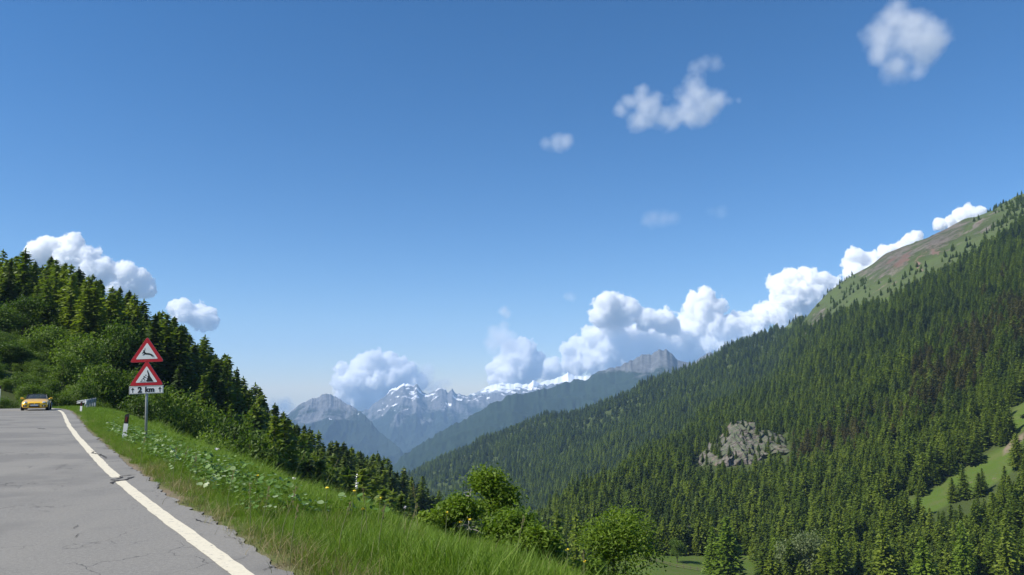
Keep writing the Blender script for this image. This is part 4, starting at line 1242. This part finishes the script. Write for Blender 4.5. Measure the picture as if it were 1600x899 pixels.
for sx in (-1, 1):
    h_ = loft([(-2.03, [(0, .575), (.05, .575), (.10, .58), (.10, .61), (.05, .625), (0, .63)]), (-1.90, [(0, .58), (.08, .58), (.14, .60), (.14, .66), (.08, .68), (0, .69)]), (-1.66, [(0, .62), (.05, .63), (.09, .65), (.09, .70), (.05, .715), (0, .72)])], 'headlight', M_lamp, car, 1)
    h_.location = (sx * 0.60, -0.03, 0.0)
    MB().box((sx * 0.62, -2.03, 0.36), (0.26, 0.10, 0.13), bevel=0.03).build('air_intake', M_dark, car)
    MB().tube([(sx * 0.62, -2.085, 0.36), (sx * 0.62, -2.07, 0.36)], 0.045, 12).build('fog_light', M_lamp, car)
    mi_ = MB(); mi_.box((sx * 0.98, -0.52, 0.93), (0.20, 0.12, 0.13), bevel=0.035); mi_.tube([(sx * 0.82, -0.50, 0.86), (sx * 0.92, -0.52, 0.90)], 0.02, 6)
    mi_.build('wing_mirror', M_car, car)
    st = MB(); st.box((sx * 0.36, 0.62, 0.78), (0.48, 0.16, 0.62), bevel=0.05); st.box((sx * 0.36, 0.66, 1.10), (0.26, 0.10, 0.16), bevel=0.04)
    st.build('seat', M_seat, car)
    MB().tube([(sx * 0.52, 0.86, 0.86), (sx * 0.52, 0.88, 1.10), (sx * 0.36, 0.88, 1.17), (sx * 0.20, 0.88, 1.10), (sx * 0.20, 0.86, 0.86)], 0.03, 8).build('roll_bar', M_dark, car)
for x0, x1 in ((-0.36, -0.03), (0.03, 0.36)):
    MB().box(((x0 + x1) / 2, -2.075, 0.515), (x1 - x0, 0.05, 0.085), bevel=0.025).build('grille', M_dark, car)
MB().box((0, -2.075, 0.325), (0.72, 0.06, 0.13), bevel=0.03).build('lower_grille', M_dark, car)
MB().box((0, -2.125, 0.415), (0.50, 0.012, 0.10), bevel=0.004).build('number_plate', M_signw, car)
MB().box((0, 0.42, 0.875), (1.30, 1.25, 0.06), bevel=0.02).build('cockpit', M_dark, car)
ws = MB(); ws.tube([(-0.72, -0.52, 0.87), (-0.62, -0.12, 1.20), (-0.3, -0.08, 1.245), (0, -0.07, 1.25), (0.3, -0.08, 1.245), (0.62, -0.12, 1.20), (0.72, -0.52, 0.87)], 0.026, 8)
wf = ws.build('windscreen_frame', M_dark, car)
gl = bmesh.new()
top = [(-0.62, -0.12, 1.20), (-0.3, -0.08, 1.243), (0, -0.07, 1.247), (0.3, -0.08, 1.243), (0.62, -0.12, 1.20)]; bot = [(-0.72, -0.52, 0.87), (-0.35, -0.60, 0.88), (0, -0.63, 0.885), (0.35, -0.60, 0.88), (0.72, -0.52, 0.87)]
tv_ = [gl.verts.new(p) for p in top]; bv_ = [gl.verts.new(p) for p in bot]
for k in range(4): gl.faces.new((bv_[k], bv_[k + 1], tv_[k + 1], tv_[k]))
gme = bpy.data.meshes.new('windscreen'); gl.to_mesh(gme); gl.free(); gme.materials.append(M_glass)
obj('windscreen', gme, car)

# ------------------------------------------------------------------ wooden fence at the back of the valley meadow
fe = empty('wooden_fence', (0, 0, 0)); tag(fe, 'low weathered wooden rail fence along the back of the pale meadow', 'fence')
f0, f1 = (float((1005 - 800) / 1182 * 262), 262.0), (float((1085 - 800) / 1182 * 250), 250.0)
prev = None
for i in range(9):
    t = i / 8; x = f0[0] + (f1[0] - f0[0]) * t; y = f0[1] + (f1[1] - f0[1]) * t; z = float(height(x, y))
    MB().box((x, y, z + 0.5), (0.16, 0.16, 1.3), bevel=0.02).build('post', M_bark, fe)
    if prev:
        b = MB()
        for dz in (0.45, 0.95): b.tube([(prev[0], prev[1] - 0.1, prev[2] + dz), (x, y - 0.1, z + dz)], 0.06, 6)
        b.build('rail', M_bark, fe)
    prev = (x, y, z)

# ------------------------------------------------------------------ rock outcrops
def rock_material(name, cols, sc=0.12):
    m, nt, bs = mat_new(name)
    p = pos(nt)
    mp = N(nt, 'ShaderNodeMapping'); mp.inputs['Scale'].default_value = (1, 1, 0.35); L(nt, p, mp.inputs[0])
    n = noise(nt, mp.outputs[0], sc, 9, 0.75)
    c = ramp(nt, n, cols)
    n2 = noise(nt, p, sc * 0.5, 5, 0.6)
    c = mix(nt, ramp(nt, n2, [(0.55, 0.0), (0.66, 0.75)]), c, (0.20, 0.13, 0.095))
    vo = N(nt, 'ShaderNodeTexVoronoi'); vo.feature = 'DISTANCE_TO_EDGE'; vo.inputs['Scale'].default_value = 0.10
    wn = N(nt, 'ShaderNodeTexNoise'); wn.inputs['Scale'].default_value = 0.15; wn.inputs['Detail'].default_value = 6; L(nt, p, wn.inputs['Vector'])
    vs = N(nt, 'ShaderNodeVectorMath'); vs.operation = 'MULTIPLY_ADD'; L(nt, wn.outputs[1], vs.inputs[0]); vs.inputs[1].default_value = (9, 9, 9); L(nt, mp.outputs[0], vs.inputs[2]); L(nt, vs.outputs[0], vo.inputs['Vector'])
    c = mix(nt, ramp(nt, vo.outputs['Distance'], [(0.0, 0.6), (0.06, 0.0)]), c, (0.05, 0.045, 0.04))
    up = N(nt, 'ShaderNodeNewGeometry'); sx = N(nt, 'ShaderNodeSeparateXYZ'); L(nt, up.outputs['Normal'], sx.inputs[0])
    g = math_(nt, 'MULTIPLY', ramp(nt, sx.outputs[2], [(0.55, 0.0), (0.75, 1.0)]), ramp(nt, noise(nt, p, 0.3, 5), [(0.4, 0.0), (0.55, 0.8)]))
    c = mix(nt, g, c, (0.06, 0.085, 0.03))
    L(nt, c, bs.inputs['Base Color']); bs.inputs['Roughness'].default_value = 0.95
    bump(nt, bs, noise(nt, p, sc * 6, 8, 0.8), 0.9, 0.6)
    return m
M_rock = rock_material('cliff_rock', [(0.30, (0.030, 0.027, 0.024)), (0.43, (0.085, 0.072, 0.06)), (0.52, (0.165, 0.145, 0.125)), (0.64, (0.06, 0.05, 0.042))])
OUT = []
def outcrop(name, label, outline, D0, D1, bulge, seed, amp):
    """outline: photo points, left to right (top y, bottom y); a craggy face leaning back into the slope"""
    nc, nr = 150, 90
    t = np.linspace(0, 1, nc); px = np.interp(t, np.linspace(0, 1, len(outline)), [o_[0] for o_ in outline])
    yt = np.interp(t, np.linspace(0, 1, len(outline)), [o_[1] for o_ in outline]); yb = np.interp(t, np.linspace(0, 1, len(outline)), [o_[2] for o_ in outline])
    V = []
    for r in range(nr):
        f = r / (nr - 1)
        py = yb + (yt - yb) * f
        w = np.sin(np.pi * t) ** 0.5
        D = D0 + (D1 - D0) * f - bulge * w * np.sin(np.pi * min(f, 1)) ** 0.7
        for k in range(nc):
            q = P(px[k], py[k], D[k]); V.append(q)
    V = np.array(V)
    n_ = fbm(V[:, 0] / 16, V[:, 2] / 26 + V[:, 1] / 40, seed, o=5, ridged=True); n2 = fbm(V[:, 0] / 5, V[:, 2] / 8, seed + 3.3, o=4, ridged=True)
    st = np.round(n_ * 4) / 4
    V[:, 1] -= amp * (0.6 * st + 0.4 * n_) + amp * 0.30 * n2
    V[:, 0] += amp * 0.25 * n2
    V[:, 2] += amp * 0.3 * n2
    front = grid_faces(nr, nc)
    B = V.copy(); B[:, 1] += 16; B[:, 2] -= 14
    m = len(V); F = [front, front[:, ::-1] + m]
    e = []
    for i in range(nc - 1): e.append((i, i + m, i + 1 + m, i + 1)); a = (nr - 1) * nc + i; e.append((a + 1, a + 1 + m, a + m, a))
    for r in range(nr - 1): a = r * nc; e.append((a + nc, a + nc + m, a + m, a)); a = r * nc + nc - 1; e.append((a, a + m, a + nc + m, a + nc))
    me = mesh_np(name, np.concatenate([V, B]), np.concatenate([F[0][:, ::-1], F[1][:, ::-1], np.array(e)]), False, [M_rock])
    OUT.append(V.reshape(nr, nc, 3))
    return tag(obj(name, me), label, 'rock')
outcrop('rock_outcrop', 'pale grey and rust coloured rock face breaking through the valley forest', [(1092, 712, 738), (1108, 690, 730), (1125, 682, 726), (1140, 660, 726), (1158, 657, 726), (1176, 662, 732), (1190, 672, 712), (1212, 676, 706), (1246, 700, 712)], 500, 565, 10, 1.5, 7.0)
outcrop('rock_outcrop', 'small pale rock patch low in the forest above the bushy meadow larch', [(1062, 826, 840), (1068, 820, 846), (1076, 822, 848), (1086, 822, 846), (1092, 830, 844)], 300, 305, 2, 7.5, 1.5)

# small trees and scrub rooted on the ledges of the big outcrop
RO = np.random.RandomState(12); W_ = OUT[0]
ri = RO.randint(5, 84, 70); rj = RO.randint(6, 144, 70)
edge_ = (np.abs(rj - 75) / 75.0) ** 1.2 + (ri < 30) * 0.5 + (ri > 74) * 0.6
ok = RO.rand(70) < 0.15 + edge_
pp = W_[ri[ok], rj[ok]] + np.array([0, 0.5, -0.6]); hs_ = (3.0 + 6.0 * RO.rand(len(pp))) / 16
f = scatter('scrub', pp, np.stack([hs_ * 1.5, hs_ * 1.5, hs_], 1), RO.rand(len(pp)) * 6.28, RO.randint(0, 10, len(pp)), COLL_TREE)
tag(f, 'small trees and scrub growing on the ledges of the rock face', 'scrub', kind='stuff')
# ------------------------------------------------------------------ far mountains
def mountain_material(name, rock_c, veg_c, veg_line, veg_soft, snow_line=None, snow_amt=0.5, snow_soft=120.0):
    m, nt, bs = mat_new(name)
    p = pos(nt)
    sep = N(nt, 'ShaderNodeSeparateXYZ'); L(nt, p, sep.inputs[0])
    z = sep.outputs[2]
    n = noise(nt, p, 0.004, 10, 0.72); n2 = noise(nt, p, 0.02, 8, 0.75)
    rock = ramp(nt, n2, [(0.3, tuple(c * 0.5 for c in rock_c)), (0.5, rock_c), (0.66, tuple(min(1, c * 1.5) for c in rock_c))])
    geo = N(nt, 'ShaderNodeNewGeometry'); s2 = N(nt, 'ShaderNodeSeparateXYZ'); L(nt, geo.outputs['Normal'], s2.inputs[0])
    # vegetation below the line, ragged by noise
    h = math_(nt, 'DIVIDE', math_(nt, 'SUBTRACT', z, veg_line), veg_soft)
    hv = math_(nt, 'ADD', h, math_(nt, 'MULTIPLY', math_(nt, 'SUBTRACT', n, 0.5), 8.0))
    v = ramp(nt, hv, [(0.0, 1.0), (0.6, 0.0)])
    c = mix(nt, v, rock, mix(nt, n2, veg_c, tuple(x * 1.7 for x in veg_c)))
    if snow_line is not None:
        hs = math_(nt, 'DIVIDE', math_(nt, 'SUBTRACT', z, snow_line), snow_soft)
        sn = math_(nt, 'ADD', math_(nt, 'ADD', hs, math_(nt, 'MULTIPLY', math_(nt, 'SUBTRACT', noise(nt, p, 0.006, 8, 0.65), 0.5), 7.0)), snow_amt)
        sf = math_(nt, 'MULTIPLY', ramp(nt, sn, [(0.45, 0.0), (0.60, 1.0)]), ramp(nt, s2.outputs[2], [(0.12, 0.0), (0.28, 1.0)]))
        c = mix(nt, sf, c, (0.85, 0.86, 0.88))
    L(nt, c, bs.inputs['Base Color']); bs.inputs['Roughness'].default_value = 0.95; bs.inputs['Specular IOR Level'].default_value = 0.1
    return m

def massif(name, label, ridge, Dbase, zbase, mat, amp, seed, scale, ncol=420, nrow=110, power=1.25, kind='structure'):
    """ridge: (photo x, photo y, distance); the face falls to zbase at Dbase ahead of it and the back falls away behind"""
    px = np.linspace(ridge[0][0], ridge[-1][0], ncol)
    rp = np.array(ridge, float)
    py = np.interp(px, rp[:, 0], rp[:, 1]); D = np.interp(px, rp[:, 0], rp[:, 2])
    R = np.array([P(a, b, c) for a, b, c in zip(px, py, D)])
    jag = fbm(px / 9.0, px * 0 + seed, o=5, ridged=True) * amp * 0.22
    rows = []
    nb = 25
    for i in range(nrow + nb):
        if i < nrow:
            f = i / (nrow - 1)                          # 0 base .. 1 ridge
            k = f
            yy = Dbase + (R[:, 1] - Dbase) * k
            z_ = zbase + (R[:, 2] - zbase) * f ** power + jag * smooth(0.86, 1.0, f)
        else:
            g = (i - nrow + 1) / nb
            yy = R[:, 1] + g * 1800; z_ = R[:, 2] + (zbase - R[:, 2]) * g ** 0.9 + jag * (1 - g); f = 1 - g
        xx = R[:, 0] / R[:, 1] * yy
        w = np.sin(np.pi * min(max(f, 0), 1)) ** 0.6 if f < 1 else 0
        n_ = fbm(xx / scale, yy / (scale * 1.6), seed, o=6, ridged=True)
        rows.append(np.stack([xx, yy - n_ * amp * 0.8 * w, z_ + n_ * amp * w], 1))
    V = np.concatenate(rows)
    me = mesh_np(name, V, grid_faces(nrow + nb, ncol), False, [mat])
    o = obj(name, me); tag(o, kind=kind)
    if label: o['label'] = label
    return o
M_m1 = mountain_material('limestone_peak', (0.125, 0.125, 0.13), (0.012, 0.020, 0.013), -270, 130, 90, 0.05, 420.0)
M_m2 = mountain_material('snowy_massif', (0.12, 0.12, 0.125), (0.012, 0.020, 0.014), -330, 150, 60, 0.30, 420.0)
M_m3 = mountain_material('wooded_ridge', (0.105, 0.11, 0.115), (0.013, 0.024, 0.012), 95, 70, None)
M_m4 = mountain_material('glacier_massif', (0.24, 0.24, 0.24), (0.022, 0.042, 0.020), -150, 80, 60, 1.25)
massif('mountain', 'pale rocky left peak closing the valley',
       [(380, 668, 7200), (420, 660, 7300), (448, 648, 7400), (470, 633, 7500), (492, 622, 7600), (512, 616, 7600), (524, 619, 7600), (540, 630, 7500), (556, 638, 7400), (575, 654, 7200), (592, 674, 7000), (608, 688, 6800), (626, 703, 6500), (650, 730, 6300), (690, 790, 6200)],
       5200, -880, M_m1, 90, 2.1, 420)
massif('mountain', 'snow streaked jagged massif under the central cloud',
       [(480, 670, 10500), (540, 648, 10500), (575, 640, 10500), (598, 622, 10500), (615, 606, 10500), (630, 600, 10500), (645, 604, 10500), (652, 600, 10500), (660, 610, 10500), (668, 615, 10500), (680, 612, 10500), (690, 607, 10500), (700, 613, 10500), (706, 609, 10500), (714, 617, 10500), (728, 620, 10500), (760, 618, 10500), (800, 612, 10500), (860, 600, 10500), (900, 600, 10500)],
       7400, -880, M_m2, 170, 5.2, 600)
massif('mountain', 'snow covered glacier massif on the skyline',
       [(690, 632, 12500), (715, 623, 12500), (740, 615, 12500), (758, 607, 12500), (776, 600, 12500), (795, 599, 12500), (810, 600, 12500), (826, 601, 12500), (833, 594, 12400), (842, 600, 12500), (860, 594, 12700), (878, 588, 12900), (888, 582, 12900), (897, 587, 12900), (915, 588, 12900), (940, 590, 12900), (980, 588, 12900), (1040, 590, 12900)],
       9500, -700, M_m4, 110, 9.4, 650)
massif('mountain', 'wooded blue ridge rising to a rocky top at the right',
       [(560, 790, 3900), (600, 750, 4100), (625, 716, 4300), (650, 699, 4450), (680, 680, 4600), (700, 668, 4700), (740, 647, 4850), (775, 628, 5000), (803, 616, 5100), (818, 617, 5150), (850, 608, 5300), (880, 600, 5400), (902, 592, 5500), (915, 594, 5500), (925, 587, 5550), (945, 577, 5600), (962, 576, 5600), (985, 564, 5650), (1008, 553, 5700), (1017, 556, 5700), (1030, 546, 5700), (1042, 547, 5700), (1052, 556, 5700), (1058, 564, 5700), (1072, 566, 5700), (1082, 569, 5700), (1098, 556, 5700), (1112, 551, 5700), (1150, 560, 5700), (1250, 600, 5700)],
       2900, -760, M_m3, 75, 12.7, 330, power=1.1)

# ------------------------------------------------------------------ haze: one closed box round everything but the sky and clouds
hm_, hnt, _b = mat_new('haze'); hnt.nodes.remove(_b)
pv = hnt.nodes.new('ShaderNodeVolumePrincipled')
pv.inputs['Color'].default_value = (0.43, 0.67, 1.0, 1)
pv.inputs['Density'].default_value = 7.0e-5
pv.inputs['Anisotropy'].default_value = 0.0
L(hnt, pv.outputs[0], hnt.nodes['Material Output'].inputs['Volume'])
hb = MB().box((0, 7450, -100), (30000, 15100, 2100)).build('haze', hm_)
tag(hb, 'thin blue mountain haze over the valley', 'haze', kind='stuff')

# ------------------------------------------------------------------ clouds
RC = np.random.RandomState(31)
ICO = bmesh.new(); bmesh.ops.create_icosphere(ICO, subdivisions=2, radius=1.0)
ICO.verts.ensure_lookup_table(); IV = np.array([v.co[:] for v in ICO.verts]); IF = np.array([[v.index for v in f.verts] for f in ICO.faces]); ICO.free()
def cloud(label, D, lobes, mat=None, sub=7, rough=1.0, vox=3.5, flat=1.0):
    """vapour in a closed hull: its density is a field of soft lobes torn by noise"""
    soft, dens, amp, ns, grow = {None: (0.10, 0.018, 2.3, 0.0034, 1.05), 'big': (0.75, 0.0028, 1.6, 0.0030, 1.12), 'wisp': (0.9, 0.0036, 2.2, 0.0036, 1.75), 'thin': (0.9, 0.0016, 2.3, 0.0040, 1.9), 'faint': (0.9, 0.0008, 2.3, 0.0040, 1.9)}[mat]
    k = D / 1200.0 * 1.02
    main = [(P(x, y, D) + np.array([0, RC.randn() * r * k * 0.3, 0]), r * k * grow) for x, y, r in lobes]
    V, F, o_ = [], [], 0
    for c, r in main:
        V.append(IV * r * 1.42 + c); F.append(IF + o_); o_ += len(IV)
    V = np.concatenate(V); cen = V.mean(0)
    m, nt, bs = mat_new('cloud_vapour'); nt.nodes.remove(bs)
    v = nt.nodes.new('ShaderNodeVolumePrincipled'); v.inputs['Color'].default_value = (1, 1, 1, 1)
    L(nt, v.outputs[0], nt.nodes['Material Output'].inputs['Volume'])
    p = pos(nt); acc = None
    for c, r in main:
        d = N(nt, 'ShaderNodeVectorMath'); d.operation = 'DISTANCE'; L(nt, p, d.inputs[0]); d.inputs[1].default_value = tuple(c)
        q = N(nt, 'ShaderNodeMath'); q.operation = 'MULTIPLY_ADD'; L(nt, d.outputs['Value'], q.inputs[0]); q.inputs[1].default_value = -1.0 / r; q.inputs[2].default_value = 1.0
        if acc is None: acc = q.outputs[0]
        else:
            a = N(nt, 'ShaderNodeMath'); a.operation = 'SMOOTH_MAX'; L(nt, acc, a.inputs[0]); L(nt, q.outputs[0], a.inputs[1]); a.inputs[2].default_value = 0.12 if mat is None else 0.35
            acc = a.outputs[0]
    n1 = noise(nt, p, ns, 8, 0.66 if mat is None else 0.58)
    f = math_(nt, 'ADD', acc, math_(nt, 'MULTIPLY', math_(nt, 'SUBTRACT', n1, 0.5), amp * rough))
    f = math_(nt, 'DIVIDE', math_(nt, 'SUBTRACT', f, 0.04), soft, True)
    L(nt, math_(nt, 'MULTIPLY', f, dens), v.inputs['Density'])
    o = obj('cloud', mesh_np('cloud', V - cen, np.concatenate(F), True, [m]), None, Vector(cen))
    rm = o.modifiers.new('merge', 'REMESH'); rm.mode = 'VOXEL'; rm.voxel_size = k * vox
    tag(o, label, 'cloud', 'white clouds in the blue sky', kind='thing')
    return o
D1_ = 18500
cloud('long white cumulus rising behind the left wooded hill', 17500, [(58, 398, 18), (80, 392, 20), (98, 390, 22), (118, 384, 17), (112, 408, 30), (140, 405, 20), (150, 425, 28), (178, 432, 24), (200, 430, 20), (214, 440, 20), (226, 452, 16), (190, 450, 24)])
cloud('smaller oval cumulus at the right end of the left wooded hill', 17500, [(275, 482, 13), (290, 488, 18), (305, 493, 19), (322, 498, 18), (335, 500, 10)])
cloud('round cumulus sitting on the snow streaked central massif', D1_, [(536, 580, 14), (533, 600, 12), (538, 618, 14), (640, 578, 12), (655, 598, 12), (562, 572, 18), (585, 566, 18), (610, 562, 14), (625, 568, 12), (548, 600, 24), (570, 598, 26), (595, 592, 28), (620, 590, 22), (560, 622, 26), (585, 620, 26), (610, 612, 22), (635, 592, 14), (648, 600, 12)])
cloud('thin ragged puffs right of the central cumulus', D1_, [(652, 582, 9), (666, 580, 9), (660, 595, 12), (672, 592, 8), (650, 605, 12), (682, 606, 9), (697, 596, 6), (670, 608, 10)], 'wisp', sub=4)
cloud('upright cumulus over the snow covered glacier skyline', D1_, [(800, 545, 16), (820, 548, 20), (838, 560, 14), (812, 570, 26), (785, 570, 18), (770, 577, 12), (800, 590, 24), (830, 580, 18), (775, 592, 12)])
cloud('grey puff above the glacier cumulus', D1_, [(770, 525, 9), (780, 532, 14), (792, 535, 12), (768, 540, 9)], 'wisp', sub=4)
cloud('tiny round puff, higher of the two over the glacier cumulus', D1_, [(788, 487, 6), (793, 491, 5)], 'wisp', sub=3)
cloud('tiny puff between the grey puff and the higher tiny puff', D1_, [(785, 508, 5), (789, 510, 5)], 'thin', sub=3)
cloud('tiny lone puff left of the big cumulus bank', D1_, [(889, 463, 6)], 'thin', sub=4)
cloud('large upper lobe of the cumulus bank above the rocky top', D1_, [(945, 478, 20), (962, 474, 18), (955, 490, 24), (978, 486, 22), (935, 495, 16), (990, 490, 14), (1010, 500, 18), (1035, 500, 20), (1050, 510, 14)])
cloud('wide cumulus bank spread behind the rocky top', 19500, [(885, 545, 12), (905, 540, 16), (930, 530, 22), (955, 540, 28), (985, 535, 30), (940, 560, 28), (980, 560, 34), (1015, 540, 34), (1050, 530, 34), (1040, 560, 34), (900, 570, 22), (860, 580, 18)])
cloud('tallest tower of the cumulus bank behind the right ridge', 19000, [(1088, 470, 16), (1105, 468, 18), (1095, 488, 24), (1118, 482, 18), (1110, 510, 30), (1080, 520, 24), (1135, 520, 26), (1160, 505, 20), (1165, 530, 26), (1110, 545, 34), (1150, 550, 26)])
cloud('cumulus rising above the dark ridge in the right middle', 19000, [(1215, 445, 16), (1235, 436, 17), (1260, 434, 17), (1280, 442, 16), (1225, 465, 24), (1260, 462, 28), (1300, 455, 20), (1195, 492, 18), (1220, 490, 26), (1265, 485, 28), (1310, 470, 26), (1180, 510, 18)])
cloud('cumulus shoulder climbing up against the right mountain', 19000, [(1335, 400, 14), (1345, 412, 18), (1332, 425, 16), (1365, 405, 14), (1385, 395, 14), (1400, 388, 13), (1420, 378, 12), (1432, 370, 9), (1400, 402, 18), (1360, 435, 26), (1385, 420, 20)])
cloud('small bright cumulus peeking over the right mountain crest', 19000, [(1470, 350, 10), (1482, 346, 9), (1500, 338, 12), (1515, 332, 13), (1530, 329, 9), (1500, 352, 16), (1520, 345, 14)])
cloud('faint pink puff low beside the pale rocky peak', D1_, [(437, 636, 9), (445, 632, 8), (447, 640, 9)], 'wisp', sub=4)
cloud('big solitary soft cloud at the top right', 9000, [(1400, 30, 26), (1425, 35, 28), (1455, 55, 28), (1385, 60, 30), (1415, 70, 38), (1440, 85, 26), (1370, 85, 20), (1405, 105, 26), (1430, 115, 18), (1470, 62, 14), (1398, 10, 16)], 'big', rough=1.3, sub=6)
cloud('ragged horseshoe shaped cloud high in the middle right sky', 9000, [(970, 172, 8), (985, 162, 9), (1000, 150, 9), (1003, 138, 9), (1008, 168, 14), (1000, 188, 13), (1022, 172, 15), (1040, 180, 14), (1060, 178, 14), (1073, 160, 13), (1080, 140, 15), (1092, 150, 13), (1085, 180, 15), (1105, 168, 15), (1122, 158, 13), (1140, 158, 8), (1155, 157, 5), (1050, 195, 10)], 'wisp', rough=1.1, sub=5)
cloud('faint scrap of cloud above the horseshoe shaped cloud', 9000, [(1085, 105, 8), (1100, 103, 11), (1115, 102, 9)], 'thin', sub=4)
cloud('little oval cloud left of the horseshoe shaped cloud', 9000, [(855, 223, 8), (868, 221, 10), (884, 223, 9)], 'wisp', sub=4)
cloud('faint flat wisp in the middle of the right sky', 9000, [(1012, 346, 8), (1020, 339, 9), (1036, 341, 8), (1052, 341, 7)], 'thin', sub=4)
cloud('barely visible smear right of the faint flat wisp', 9000, [(1112, 332, 6), (1126, 330, 7)], 'faint', sub=3)
